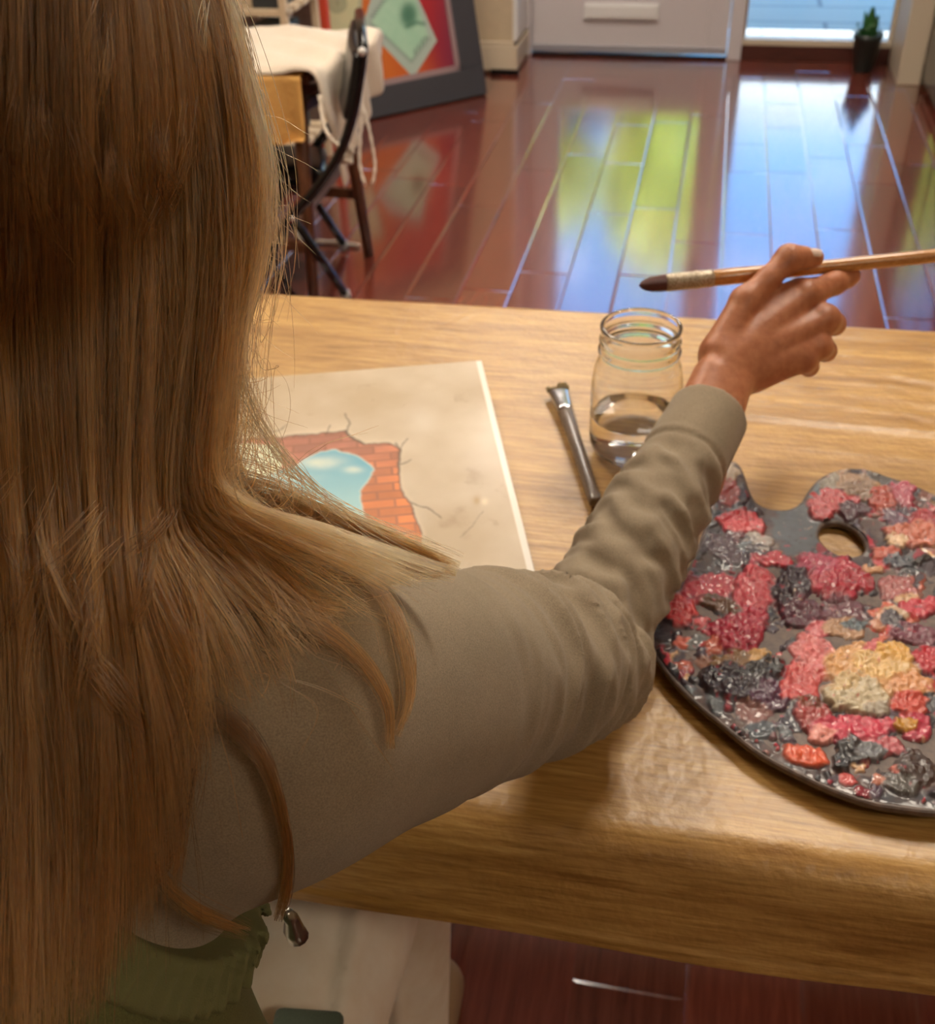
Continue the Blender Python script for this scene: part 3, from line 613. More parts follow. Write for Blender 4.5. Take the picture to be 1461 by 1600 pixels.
i0 = np.arange(259)[:, None] * 260 + np.arange(259)[None]; F = np.stack([i0, i0 + 1, i0 + 261, i0 + 260], -1).reshape(-1, 4)
npmesh('picture', G.reshape(-1, 3), F, paintmat('picture_paint', .4, .1), fr_, col=img.reshape(-1, 3))

# smaller red-framed picture and shelf rack behind the wooden table
y0 = 3.9; a_ = aty(452, 62, y0); b_ = aty(492, -160, y0 + .12)
rr = empty('red_picture', ((a_ + b_) / 2 * [1, 1, 0]), 'red-edged picture standing behind the cloth-covered wooden table', 'painting')
x0_, x1_, h_ = a_[0] - .02, a_[0] + .15, 1.0
MB().span((x0_ - .3, y0, 0), (x1_, y0 + .03, h_)).build('frame', plain('orange_red', (206, 74, 50), .5), rr, bevel=.003)
MB().span((x0_ - .26, y0 - .004, .05), (x1_ - .055, y0 + .002, h_ - .05)).build('picture', plain('grey_mauve', (150, 128, 120), .6, var=.2), rr)
ry = 3.55; sh_ = aty(400, 22, ry); xr = aty(447, 20, ry)[0]; zs = sh_[2]
rk = empty('shelf_rack', (xr - .35, ry + .15, 0), 'pale wooden shelf rack standing behind the cloth-covered wooden table', 'shelf')
M_PALE = plain('pale_wood', (222, 200, 168), .5)
for x_ in (xr - .024, xr - .68):
    for y_ in (ry, ry + .3): MB().span((x_, y_, 0), (x_ + .024, y_ + .024, 1.3)).build('post', M_PALE, rk, bevel=.002)
for z_ in (.12, zs, .86, 1.2):
    sb_ = MB()
    for k in range(4): sb_.span((xr - .69, ry + .005 + k * .082, z_ - .008), (xr, ry + .06 + k * .082, z_ + .008))
    sb_.build('shelf', M_PALE, rk)
for k in range(4):
    x_ = xr - .10 - k * .055; MB().span((x_, ry + .28, zs - .1), (x_ + .01, ry + .29, 1.25)).build('slat', M_TRIMW, rk)
bx = MB().span((xr - .17, ry + .05, .13), (xr - .05, ry + .25, zs - .06)).build('storage_box', plain('slate_box', (70, 92, 100), .5), None, bevel=.005); tag(bx, 'slate-coloured box on the lowest shelf of the rack', 'box')
jp = np.array([xr - .235, ry + .12, .128]); jr = MB().lathe(jp, [(.001, 0), (.045, .0), (.05, .01), (.05, .12), (.035, .15), (.035, .175), (.001, .175)], 24, cap=False).build('white_pot', M_TRIMW, None, smooth=True); tag(jr, 'small white pot on the lowest shelf of the rack', 'pot')
bx = MB().span((xr - .13, ry + .04, zs + .0085), (xr - .03, ry + .2, zs + .10)).build('storage_box', plain('dark_box', (52, 56, 60), .5), None, bevel=.005); tag(bx, 'dark box on the second shelf of the rack', 'box')

# wooden table with the aprons
WT = .605
_p1 = aty(478, 300, 2.645); _p2 = aty(489, 445, 2.605); _e = lambda z: _p2 + (_p1 - _p2) * ((z - _p2[2]) / (_p1[2] - _p2[2]))
TF = [np.array([-.958, 2.985, 0]), _e(0.), np.array([-1.47, 3.02, 0]), np.array([-1.50, 2.74, 0])]
TT = [np.array([-.975, 2.90, WT - .02]), _e(WT - .02), np.array([-1.40, 2.94, WT - .02]), np.array([-1.42, 2.78, WT - .02])]
wt = empty('wooden_stand', (-1.22, 2.86, 0), 'brown wooden stand with splayed legs under the aprons by the folding chair', 'table')
for a_, b_ in zip(TF, TT): MB().tube([a_, (a_ + b_) / 2, b_], [.015, .018, .021], 10).build('leg', M_BROWN, wt, smooth=True)
def on(i, z): return TF[i] + (TT[i] - TF[i]) * (z / (WT - .02))
MB().bar(on(0, .325), on(1, .275), .014, .03).build('rail', plain('weathered_rail', (150, 134, 118), .5), wt, bevel=.003)
for i, j, z in ((0, 1, .52), (1, 3, .52), (0, 2, .50), (2, 3, .3), (0, 2, .2), (1, 3, .17)):
    MB().bar(on(i, z), on(j, z), .016, .03).build('rail', M_BROWN, wt, bevel=.003)
MB().span((-1.52, 2.66, WT - .022), (-.972, 3.02, WT)).build('table_top', M_BROWN, wt, bevel=.004)
m = NT('cream_cotton'); m.set(Base_Color=srgb(214, 200, 182), Roughness=.9, Sheen_Weight=.1); t = m.tex('Noise', 40, Detail=4.0); m.bump(t.outputs[0], .4, .01); M_CREAM = m.m
m = NT('shaded_cream_cotton'); m.set(Base_Color=srgb(214, 164, 92), Roughness=.85); t = m.tex('Noise', 18, Detail=4.0); m.bump(t.outputs[0], .4, .01); M_CREAM_SHADE = m.m  # same cream cloth; shade on its front is put into this tan colour
def sheet(name, U, V, fn, mat, parent, th=.004):
    A, B = np.meshgrid(np.linspace(0, 1, U), np.linspace(0, 1, V), indexing='ij')
    G = fn(A, B); i0 = np.arange(U - 1)[:, None] * V + np.arange(V - 1)[None]
    o = npmesh(name, G.reshape(-1, 3), np.stack([i0, i0 + V, i0 + V + 1, i0 + 1], -1).reshape(-1, 4), mat, parent)
    md = o.modifiers.new('thick', 'SOLIDIFY'); md.thickness = th; md.offset = 1; return o
def shadef(a, b):
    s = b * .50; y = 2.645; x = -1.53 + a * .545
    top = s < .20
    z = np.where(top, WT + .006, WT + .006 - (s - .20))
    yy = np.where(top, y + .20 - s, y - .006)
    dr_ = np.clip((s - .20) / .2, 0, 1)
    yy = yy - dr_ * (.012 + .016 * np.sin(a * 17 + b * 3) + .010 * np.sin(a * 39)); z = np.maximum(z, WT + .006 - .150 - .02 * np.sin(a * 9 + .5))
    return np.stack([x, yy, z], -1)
ta = empty('apron', (-1.23, 2.75, WT), 'front of the cream cotton apron on the wooden stand, its shade coloured in as tan', 'apron')
sheet('cloth', 60, 50, shadef, M_CREAM_SHADE, ta)
ca = empty('apron', (-1.2, 2.85, WT + .01), 'cream cotton apron laid on top of the wooden stand with ties hanging down', 'apron')
def creamf(a, b):
    x = -1.54 + a * .80; y = 2.64 + b * .42; x0 = -.975 + .15 * (b - .0) * .42; over = np.clip(x - x0, 0, 1)
    z = WT + .014 + .010 * fbm(x * 14, y * 14, 8) + .012 * np.sin(x * 30 + y * 42 + 4 * fbm(x * 5, y * 5, 4)) * fbm(x * 6, y * 6, 2)
    xx = np.where(over > 0, x0 + .025 * np.sin(np.clip(over / .03, 0, 1) * 1.57) + .014 * np.sin(y * 55) * np.clip(over * 8, 0, 1), x)
    z = np.where(over > 0, z - np.clip(over - .012, 0, 1) * (.75 + .5 * (1 - b)), z)
    xx = xx + over * (.22 * (1 - b) - .04)
    z = z - np.clip(.03 - b, 0, 1) * .4
    return np.stack([xx, y, z], -1)
sheet('cloth', 110, 60, creamf, M_CREAM, ca)
def tie(pp, dep, r=.007, nm='tie'):
    pts = curve([atd(px, py, dep + dd) for px, py, dd in pp], 30); rr = r * (1 + .25 * np.sin(np.arange(30) * 1.7))
    MB().tube(pts, rr, 8, flat=((1, 0, 0), .55)).build(nm, M_CREAM, ca, smooth=True)
dp = proj(np.array([-.86, 2.70, .6]))[2]
tie([(560, 120, .02), (566, 165, 0), (563, 215, -.01), (562, 255, -.01), (570, 290, 0)], dp + .02)
tie([(563, 150, .02), (574, 190, 0), (582, 230, 0), (586, 262, 0), (582, 290, .01)], dp + .03)
tie([(500, 150, -.02), (506, 195, -.02), (520, 220, -.02), (540, 232, 0)], dp - .02, .009)
b = MB()
for k in range(7):
    c_ = atd(541 + 5 * math.sin(k * 2.1), 238 + 6 * math.cos(k * 1.7), dp + .01 * math.sin(k)); b.tube(curve([c_ + [.012, 0, .008], c_ + [-.006, .01, .012], c_ + [-.012, -.004, -.010], c_ + [.010, -.008, -.012]], 12), .006, 7)
b.build('knot', M_CREAM, ca, smooth=True)
lt = [at(510, 392, .012), at(530, 374, .008), at(556, 380, .006), at(570, 384, .006)]
tag(MB().tube(curve([at(458, 345, .012), at(470, 372, .012), at(500, 377, .01), at(530, 379, .008), at(562, 384, .007)], 30), .006, 8).build('cord', M_CREAM, None, smooth=True), 'cream cotton cord lying on the floor between the stand legs', 'cord')

# black folding chair seen side on
fc = empty('folding_chair', (-1.02, 2.62, 0), 'black metal folding chair with glossy seat beside the wooden stand', 'chair')
def chair_tube(dy, dx):
    pp = [(566, 62), (560, 110), (549, 170), (527, 232), (490, 287), (452, 330), (428, 372), (406, 420), (384, 470)]
    P_ = [aty(x_, y_, 2.56) for x_, y_ in pp]; P_[-1][2] = max(P_[-1][2], .012); P_ = [p + np.array([dx, dy, 0]) for p in P_]; return curve(P_, 40)
t1_ = chair_tube(0, 0); t2_ = chair_tube(.34, -.108)
for t_ in (t1_, t2_):
    t_[:, 2] -= t_[-1, 2] - .013
    MB().tube(t_, .0125, 10).build('side_tube', M_BLACK, fc, smooth=True)
off2 = np.array([-.108, .34, 0])
def tq(f): return t1_[int(f * 39)]
lg0 = tq(.62); lg1 = at(541, 461, .012); lg1[2] = .012
for o_ in (np.zeros(3), off2): 
    MB().tube([lg0 + o_, (lg0 + lg1) / 2 + o_, lg1 + o_], .0115, 10).build('rear_leg', M_BLACK, fc, smooth=True)
    MB().tube([lg1 + o_ - [0, 0, .012], lg1 + o_ + [-.004, 0, .012]], .0145, 10).build('foot_cap', plain('grey_rubber', (168, 166, 166), .5), fc, smooth=True)
lk = aty(413, 404, 2.50); MB().tube([lk, aty(437, 430, 2.47), at(464, 470, .03)], .010, 8).build('brace', M_BLACK, fc, smooth=True)
for f in (.63,):
    c_ = tq(f) + np.array([.006, -.014, 0]); MB().tube([c_, c_ + [0, -.006, 0]], .009, 12).build('bolt', M_CHROME, fc, smooth=True)
# backrest between the tubes
BA = [t1_[1] + [-.014, 0, .0], t1_[9] + [-.016, 0, 0]]
V_ = []
for f in np.linspace(0, 1, 8):
    p_ = t1_[int(1 + f * 9)]
    for s_ in np.linspace(-.01, 1.01, 9): V_.append(p_ + off2 * s_ + np.array([-.012 * math.sin(math.pi * s_) - .008, 0, 0]))
i0 = np.arange(7)[:, None] * 9 + np.arange(8)[None]
o = npmesh('backrest', V_, np.stack([i0, i0 + 9, i0 + 10, i0 + 1], -1).reshape(-1, 4), M_BLKVINYL, fc); md = o.modifiers.new('t', 'SOLIDIFY'); md.thickness = .022; md.offset = 0
MB().tube([t1_[0], t1_[0] + [0, 0, .006], t1_[0] + off2 * .5 + [0, 0, .014], t2_[0] + [0, 0, .006], t2_[0]], .0125, 10).build('top_rail', M_BLACK, fc, smooth=True)
c_ = t1_[0] + [.002, -.012, -.002]; MB().tube([c_, c_ + [0.0, -.006, .0]], .010, 12).build('end_cap', plain('white_cap', (225, 222, 220), .3), fc, smooth=True)
sc_ = aty(452, 268, 2.70); sz = sc_[2]
MB().box((sc_[0] - .12, 2.775, sz - .004), (.40, .20, .042), np.array([[1, -.30, 0], [.0, 1, 0], [0, 0, 1]])).build('seat', M_BLKVINYL, fc, smooth=True, bevel=.02, seg=4)
MB().box((sc_[0] - .12, 2.775, sz - .032), (.37, .20, .018), np.array([[1, -.30, 0], [.0, 1, 0], [0, 0, 1]])).build('seat_pan', M_BLACK, fc, bevel=.004)

# potted plant by the sidelight
pp = empty('potted_plant', (.652, 5.235, 0), 'small snake plant in a dark pot on the floor before the sidelight', 'plant')
MB().lathe((.652, 5.235, 0), [(.001, .0), (.036, .0), (.040, .004), (.058, .135), (.062, .137), (.062, .158), (.055, .158), (.052, .14), (.001, .138)], 32, cap=False).build('pot', plain('dark_green_ceramic', (40, 50, 46), .3), pp, smooth=True)
MB().lathe((.652, 5.235, .136), [(.001, .004), (.052, .004), (.053, -.01), (.001, -.01)], 24, cap=False).build('soil', plain('soil', (46, 36, 28), .95, var=.3, scale=80), pp)
for k, (dx, dy, h_, w_, ang) in enumerate([(0, 0, .125, .021, .1), (-.012, .010, .10, .017, .8), (.016, .012, .085, .016, -.7), (.012, -.014, .05, .012, 1.9), (-.022, -.008, .045, .010, 2.6)]):
    V_ = []
    for f in np.linspace(0, 1, 9):
        w = w_ * math.sin(math.pi * (.22 + .78 * f)) ** .8 if f < 1 else 0.0008; ln_ = .018 * f * f * (1 if k else .2)
        for s_ in (-1, -.5, 0, .5, 1): V_.append(np.array([.652 + dx, 5.235 + dy, .138 + h_ * f]) + np.array([math.cos(ang), math.sin(ang), 0]) * w * s_ + np.array([-math.sin(ang), math.cos(ang), 0]) * (.006 * s_ * s_ + ln_))
    i0 = np.arange(8)[:, None] * 5 + np.arange(4)[None]
    o = npmesh('leaf', V_, np.stack([i0, i0 + 5, i0 + 6, i0 + 1], -1).reshape(-1, 4), plain('snake_leaf', (44, 96, 46), .4, var=.3, scale=60), pp); md = o.modifiers.new('t', 'SOLIDIFY'); md.thickness = .003
V_, F = foliage((.652, 5.235, .17), .075, .07, .035, 60, 9, .012); npmesh('sprigs', V_, F, plain('sprig_green', (70, 110, 70), .6), pp, smooth=False)

# dark glossy cabinet at the right
cb = empty('display_cabinet', (1.12, 4.45, 0), 'glossy black cabinet at the right edge near the entrance', 'cabinet')
MB().span((.872, 3.75, .02), (1.40, 5.0, .80)).build('carcass', plain('black_lacquer', (18, 19, 24), .12), cb, bevel=.004)
MB().span((.90, 3.78, 0), (1.38, 4.97, .02)).build('plinth', M_BLACK, cb)
for y_ in (3.78, 4.39):
    d_ = MB().span((.862, y_, .05), (.872, y_ + .58, .77)).build('door', plain('dark_glass_door', (30, 33, 42), .06), cb, bevel=.003)
    MB().span((.852, y_ + .26, .60), (.862, y_ + .30, .70)).build('door_handle', M_CHROME, d_, bevel=.002)

# ------------------------------------------------------------------ seated person
def caps(P, a, b, ra, rb):
    a = np.asarray(a, np.float32); b = np.asarray(b, np.float32); ab = b - a
    t = np.clip((P - a) @ ab / (ab @ ab), 0, 1); return np.linalg.norm(P - a - t[..., None] * ab, axis=-1) - (ra + (rb - ra) * t)
def smin(a, b, k):
    h = np.clip(.5 + .5 * (b - a) / k, 0, 1); return b * (1 - h) + a * h - k * h * (1 - h)
def smax(a, b, k): return -smin(-a, -b, k)
def ell(P, c, r, R=None):
    p = P - np.asarray(c, np.float32)
    if R is not None: p = p @ np.asarray(R, np.float32)
    r = np.asarray(r, np.float32); k0 = np.linalg.norm(p / r, axis=-1); k1 = np.linalg.norm(p / r ** 2, axis=-1) + 1e-9; return k0 * (k0 - 1) / k1
def chain(P, js, k):
    d = None
    for (a, ra), (b, rb) in zip(js[:-1], js[1:]):
        c = caps(P, a, b, ra, rb); d = c if d is None else smin(d, c, k)
    return d
def surface(fn, lo, hi, h):
    """closed surface of fn < 0 by surface nets; returns vertices and quads"""
    ax = [np.arange(l, u + h, h, dtype=np.float32) for l, u in zip(lo, hi)]
    n = [len(a) for a in ax]; B = 8; nb = [-(-k // B) for k in n]
    cc = [l + h * (B * np.arange(k) + (B - 1) / 2) for l, k in zip(lo, nb)]
    Cb = fn(np.stack(np.meshgrid(*[c.astype(np.float32) for c in cc], indexing='ij'), -1))
    Fv = np.repeat(np.repeat(np.repeat(Cb, B, 0), B, 1), B, 2).astype(np.float32)
    act = np.argwhere(np.abs(Cb) < h * B * 1.25); o = np.arange(B); O = np.stack(np.meshgrid(o, o, o, indexing='ij'), -1)
    for q in range(0, len(act), 400):
        a = act[q:q + 400] * B; P = (np.array(lo) + h * (a[:, None, None, None] + O)).astype(np.float32); d = fn(P)
        for (x, y, z), v in zip(a, d): Fv[x:x + B, y:y + B, z:z + B] = v
    Fv = Fv[:n[0], :n[1], :n[2]]
    Fv[0] = Fv[-1] = 1e-3 + abs(Fv[0]).clip(1e-3); Fv[:, 0] = Fv[:, -1] = 1e-3; Fv[:, :, 0] = Fv[:, :, -1] = 1e-3
    S = (Fv < 0).astype(np.int8); s = sum(S[a:n[0] - 1 + a, b:n[1] - 1 + b, c:n[2] - 1 + c] for a in (0, 1) for b in (0, 1) for c in (0, 1))
    ijk = np.argwhere((s > 0) & (s < 8)); idm = -np.ones(s.shape, np.int32); idm[tuple(ijk.T)] = np.arange(len(ijk))
    acc = np.zeros((len(ijk), 3)); cnt = np.zeros(len(ijk))
    for axn in range(3):
        o = [k for k in range(3) if k != axn]
        for u in (0, 1):
            for v in (0, 1):
                a = np.zeros(3, int); a[o[0]] = u; a[o[1]] = v; b = a.copy(); b[axn] = 1
                fa = Fv[tuple((ijk + a).T)]; fb = Fv[tuple((ijk + b).T)]; cr = (fa < 0) != (fb < 0)
                t = np.where(cr, fa / np.where(cr, fa - fb, 1), 0); acc += np.where(cr[:, None], a + t[:, None] * (b - a), 0); cnt += cr
    Vv = (ijk + acc / cnt[:, None]) * h + np.array([a[0] for a in ax])
    Q = []
    for axn in range(3):
        o1, o2 = (axn + 1) % 3, (axn + 2) % 3
        sl0 = [slice(None)] * 3; sl1 = [slice(None)] * 3; sl0[axn] = slice(0, n[axn] - 1); sl1[axn] = slice(1, n[axn])
        e = np.argwhere(S[tuple(sl0)] != S[tuple(sl1)]); e = e[(e[:, o1] > 0) & (e[:, o2] > 0) & (e[:, o1] < n[o1] - 1) & (e[:, o2] < n[o2] - 1)]
        def cell(d1, d2):
            c = e.copy(); c[:, o1] -= d1; c[:, o2] -= d2; return idm[tuple(c.T)]
        q = np.stack([cell(1, 1), cell(0, 1), cell(0, 0), cell(1, 0)], 1)
        fl = S[tuple(e.T)] == 0; q[fl] = q[fl][:, ::-1]; Q.append(q)
    Q = np.concatenate(Q); return Vv, Q[(Q >= 0).all(1)]
def c3(px, py, d): return atd(px, py, d).astype(np.float32)

# joints
RADU = [.0650, .0635, .0555, .0485, .0440]
SH = c3(430, 1112, .455); EL = c3(895, 1031, .735); WR = c3(1108, 648, .895)
SHL = np.array([-.44, .33, .975], np.float32); ELL = np.array([-.60, .42, .80], np.float32); WRL = np.array([-.53, .63, .800], np.float32)
PEL = np.array([-.33, .08, .56], np.float32); WAI = np.array([-.325, .115, .72], np.float32); CHE = np.array([-.315, .19, .87], np.float32); NEK = np.array([-.295, .335, 1.03], np.float32); HED = np.array([-.285, .425, 1.20], np.float32)
HIP = np.array([-.272, .12, .525], np.float32); KNE = np.array([-.232, .60, .535], np.float32); ANK = np.array([-.225, .56, .09], np.float32)
HIPL = np.array([-.42, .12, .525], np.float32); KNEL = np.array([-.46, .60, .535], np.float32); ANKL = np.array([-.46, .56, .09], np.float32)
def torso(P, g=0.):
    d = smin(caps(P, PEL + [.07, 0, 0], WAI + [.085, 0, 0], .150, .138), caps(P, WAI + [.085, 0, 0], CHE + [.01, 0, 0], .138, .136), .05)
    d = smin(d, caps(P, SHL * [.96, 1, 1], np.array([-.175, .295, .965]), .064, .062), .07)
    d = smin(d, caps(P, NEK + [0, 0, .0], SH * .55 + NEK * .45 + [0, 0, -.005], .056, .058), .05)
    return d - g
def armu(P):
    ab = EL - SH; return np.clip((P - SH) @ ab / (ab @ ab), 0, 1.05)
def arm_sleeve(P):
    ab = EL - SH; L1 = np.linalg.norm(ab); e = ab / L1; tu = (P - SH) @ e / L1
    up = np.array([0, 0, 1.]); n1 = up - e * (up @ e); n1 /= np.linalg.norm(n1); n2 = np.cross(e, n1)
    r = P - SH; ph = np.arctan2(r @ n2, r @ n1)
    rad = np.interp(tu, [0, .3, .6, .85, 1.0], RADU)
    du = caps(P, SH, EL, 0, 0) - rad
    w = np.clip((tu - .30) / .5, 0, 1)
    nz = fbm(tu * 10.5 + .45 * np.sin(ph * 1.0 + .6), ph * .55 + 7, 51, 3)
    du = du - .0150 * w * (1 - np.abs(2 * nz - 1) * 2.2).clip(-.5, 1) * (.6 + .4 * np.sin(ph + .8)) - .003 * (fbm(tu * 4, ph * .9, 55, 2) - .5)
    ab2 = WR - EL; L2 = np.linalg.norm(ab2); f = ab2 / L2; tf = (P - EL) @ f / L2
    m1 = up - f * (up @ f); m1 /= np.linalg.norm(m1); m2 = np.cross(f, m1); r2 = P - EL; p2 = np.arctan2(r2 @ m2, r2 @ m1)
    rad2 = np.interp(tf, [-.1, 0, .12, .4, .78, .80, .9, 1.0], [.036, .0375, .0410, .0395, .0335, .0328, .0322, .0315])
    df = caps(P, EL, WR, 0, 0) - rad2
    nz = np.sin(2 * math.pi * (tf * 8.0 + .50 * np.sin(p2 - .4) + 1.9 * fbm(tf * 3.5, p2 * .9 + 3, 61, 3)))
    nz = .7 * nz + .8 * (1 - np.abs(2 * fbm(tf * 16 + 1.1 * np.sin(p2), p2 * .8, 64, 2) - 1) * 2.4).clip(-.6, 1)
    wf = np.clip((tf - .02) / .08, 0, 1) * np.clip((.80 - tf) / .1, 0, 1)
    df = df - wf * (.0034 * nz * (.55 + .9 * fbm(tf * 5 + 2, p2 * .8, 62, 2)))
    df = df + .0022 * np.exp(-((tf - .765) / .008) ** 2) - .0012 * np.clip((tf - .77) / .01, 0, 1)      # cuff seam
    # cuff opening
    df = smax(df, (P - WR) @ f, .003); df = smax(df, -np.maximum(caps(P, EL, WR + f * .03, .028, .0278), .86 - tf), .002)
    return du, df, tu, tf
def shirt(P):
    du, df, tu, tf = arm_sleeve(P)
    arm = smin(du, df, .004)
    dl = chain(P, [(SHL, .066), (ELL, .050), (WRL, .034)], .01)
    d = smin(torso(P), arm, .035); d = smin(d, dl, .03)
    return np.minimum(d, smin(du, df, .004))
def pants(P):
    d = smin(chain(P, [(HIP, .094), (KNE, .072), (ANK, .052)], .02), chain(P, [(HIPL, .094), (KNEL, .072), (ANKL, .052)], .02), .03)
    d = smin(d, caps(P, PEL + [-.05, .02, -.02], PEL + [.05, .02, -.02], .132, .132), .04)
    x, y = P[..., 0], P[..., 1]
    d = d - .004 * (fbm(x * 30 + y * 9, y * 7, 71, 3) - .5) - .0045 * np.exp(-(((x + .190 + .10 * (y - .40)) / .006) ** 2)) * (y > .25) + .0035 * np.exp(-(((x + .203 + .12 * (y - .40)) / .006) ** 2)) * (y > .25)
    return smax(d, .085 - P[..., 2], .01)
def legs_body(P): return np.minimum(chain(P, [(HIP, .078), (KNE, .056), (ANK, .038)], .02), chain(P, [(HIPL, .078), (KNEL, .056), (ANKL, .038)], .02))
FWD = np.array([.05, .86, -.50]); FWD /= np.linalg.norm(FWD)     # the face looks down at the table
HX = np.cross(FWD, [0, 0, 1]); HX /= np.linalg.norm(HX); HU = np.cross(HX, FWD); RH = np.stack([HX, FWD, HU], 1)
def hp(x, y, z): return HED + RH @ np.array([x, y, z])
def head(P):
    d = ell(P, HED, (.072, .092, .100), RH); d = smin(d, ell(P, hp(0, .032, -.055), (.050, .052, .062), RH), .03)
    d = smin(d, caps(P, hp(0, .090, .008), hp(0, .108, -.030), .007, .013), .012)            # nose
    d = smin(d, caps(P, hp(-.036, .078, .026), hp(.036, .078, .026), .012, .012), .014)       # brow
    for s in (-1, 1):
        d = smax(d, -ell(P, hp(s * .030, .096, .004), (.016, .012, .010), RH), .010); d = np.minimum(d, ell(P, hp(s * .030, .080, .004), (.013, .012, .012), RH))
        d = smin(d, ell(P, hp(s * .072, -.004, -.010), (.008, .018, .030), RH), .006)         # ears
    d = smin(d, ell(P, hp(0, .088, -.058), (.022, .010, .006), RH), .006); d = smin(d, ell(P, hp(0, .086, -.069), (.019, .010, .006), RH), .004)
    d = smin(d, ell(P, hp(0, .074, -.098), (.020, .018, .016), RH), .02)
    return smin(d, caps(P, NEK + [0, 0, -.03], HED + [0, -.01, -.05], .052, .050), .03)
def body_coarse(P):
    d = torso(P, -.012); d = smin(d, legs_body(P), .03); d = smin(d, chain(P, [(SH, .052), (EL, .036), (EL * .25 + WR * .75, .027)], .01), .03)
    d = smin(d, chain(P, [(SHL, .052), (ELL, .036), (WRL, .024)], .01), .03); d = smin(d, head(P), .02)
    pl = WRL + [.035, .045, -.018]; d = smin(d, ell(P, pl, (.036, .045, .016)), .02)
    for i in range(4):
        k = pl + np.array([.030 - .018 * i, .036 + .006 * math.sin(i * 1.2), .0]); d = smin(d, chain(P, [(k, .0085), (k + [.012 - .003 * i, .036, .008], .008), (k + [.018 - .003 * i, .062 + .004 * math.sin(i * 1.4), -.008], .007)], .004), .006)
    d = smin(d, chain(P, [(pl + [.030, -.018, 0], .011), (pl + [.058, .006, .004], .010), (pl + [.066, .034, -.004], .008)], .004), .008)
    for a in (ANK, ANKL): d = smin(d, caps(P, a + [0, -.02, -.05], a + [0, .15, -.06], .034, .026), .03)
    return d
# right hand in the act of holding the brush
def hand(P):
    d = np.full(P.shape[:-1], 1., np.float32)
    fa = smin(caps(P, c3(1060, 735, .872), c3(1113, 588, .904), .025, .0165), caps(P, c3(1082, 748, .872), c3(1142, 608, .905), .025, .0165), .012)
    MC = [((1130, 556, .913), .0150, (1262, 460, .938), .0112), ((1138, 570, .911), .0150, (1289, 499, .938), .0118), ((1148, 584, .913), .0140, (1279, 541, .936), .0104), ((1156, 597, .917), .0125, (1255, 563, .930), .0096)]
    pm = fa
    for a, ra, b, rb in MC: pm = smin(pm, caps(P, c3(*a), c3(*b), ra, rb), .010)
    pm = smin(pm, caps(P, c3(1150, 572, .930), c3(1258, 508, .952), .017, .014), .012)
    pm = smin(pm, caps(P, c3(1122, 556, .924), c3(1186, 490, .942), .016, .012), .012)
    pm = smin(pm, caps(P, c3(1172, 588, .932), c3(1246, 548, .950), .013, .011), .012)
    pm = smin(pm, caps(P, c3(1186, 478, .932), c3(1246, 452, .942), .0105, .0095), .010)
    th = chain(P, [(c3(1122, 548, .914), .0145), (c3(1163, 470, .922), .0116), (c3(1200, 436, .927), .0094), (c3(1233, 404, .931), .0114), (c3(1252, 403, .935), .0088), (c3(1268, 404, .938), .0084)], .006)
    th = smin(th, ell(P, c3(1274, 402, .939), (.0070, .0075, .0065)), .004)
    pm = smin(pm, th, .006)
    F_ = [[(c3(1262, 460, .938), .0112), (c3(1304, 442, .958), .0106), (c3(1324, 434, .967), .0088), (c3(1332, 431, .966), .0068)],
          [(c3(1289, 499, .938), .0118), (c3(1303, 506, .968), .0100), (c3(1284, 505, .988), .0086), (c3(1258, 498, .980), .0076)],
          [(c3(1279, 541, .936), .0104), (c3(1290, 548, .962), .0092), (c3(1270, 540, .982), .0080), (c3(1246, 528, .974), .0072)],
          [(c3(1255, 563, .930), .0096), (c3(1264, 573, .952), .0080), (c3(1248, 563, .970), .0070), (c3(1228, 550, .963), .0062)]]
    fs = None
    for f in F_:
        c = chain(P, f, .004); pm = smin(pm, caps(P, f[0][0], f[0][0] * .7 + f[1][0] * .3, f[0][1], f[0][1] * .95), .006); fs = c if fs is None else smin(fs, c, .0035)
    d = smin(pm, fs, .0045)
    # knuckle heads, tendons and creases
    for a, ra, b, rb in MC[:3]:
        d = smin(d, ell(P, c3(b[0] - 3, b[1] - 2, b[2] - .004), (.0085, .0085, .0085)), .006)
        d = smin(d, caps(P, c3(a[0] * .5 + b[0] * .5, a[1] * .5 + b[1] * .5, (a[2] + b[2]) / 2 - .0085), c3(b[0], b[1], b[2] - .0078), .0020, .003), .009)
    ip = c3(1236, 392, .924); d = d + .0006 * np.exp(-(np.linalg.norm(P - ip, axis=-1) / .010) ** 2) * np.sin((P - ip) @ (XA * .8 + ZA * .6) * 2600)
    return d
person = empty('person', (-.3, .15, 0), 'person with long light-brown hair in taupe top and olive vest seated painting, holding a brush', 'person')
m = NT('skin'); t = m.tex('Noise', 30, Detail=4.0)
m.color(m.ramp(t.outputs[0], [(.3, srgb(170, 104, 70)), (.7, srgb(192, 128, 92))])); m.set(Roughness=.45, Subsurface_Weight=.12, Subsurface_Radius=(.012, .005, .003), Subsurface_Scale=.5)
b = m.bump(m.tex('Voronoi', 900).outputs[0], .08, .0006); m.bump(m.tex('Noise', 220, Detail=3.0).outputs[0], .12, .001, b); M_SKIN = m.m
V1, Q1 = surface(body_coarse, (-.66, -.12, .0), (.02, .88, 1.34), .0075)
hv = proj(np.array([c3(1040, 780, .86)]))
V2, Q2 = surface(hand, (-.03, .685, .80), (.18, .99, 1.0), .00125)
npmesh('body', np.vstack([V1, V2]), np.vstack([Q1, Q2 + len(V1)]), M_SKIN, person)
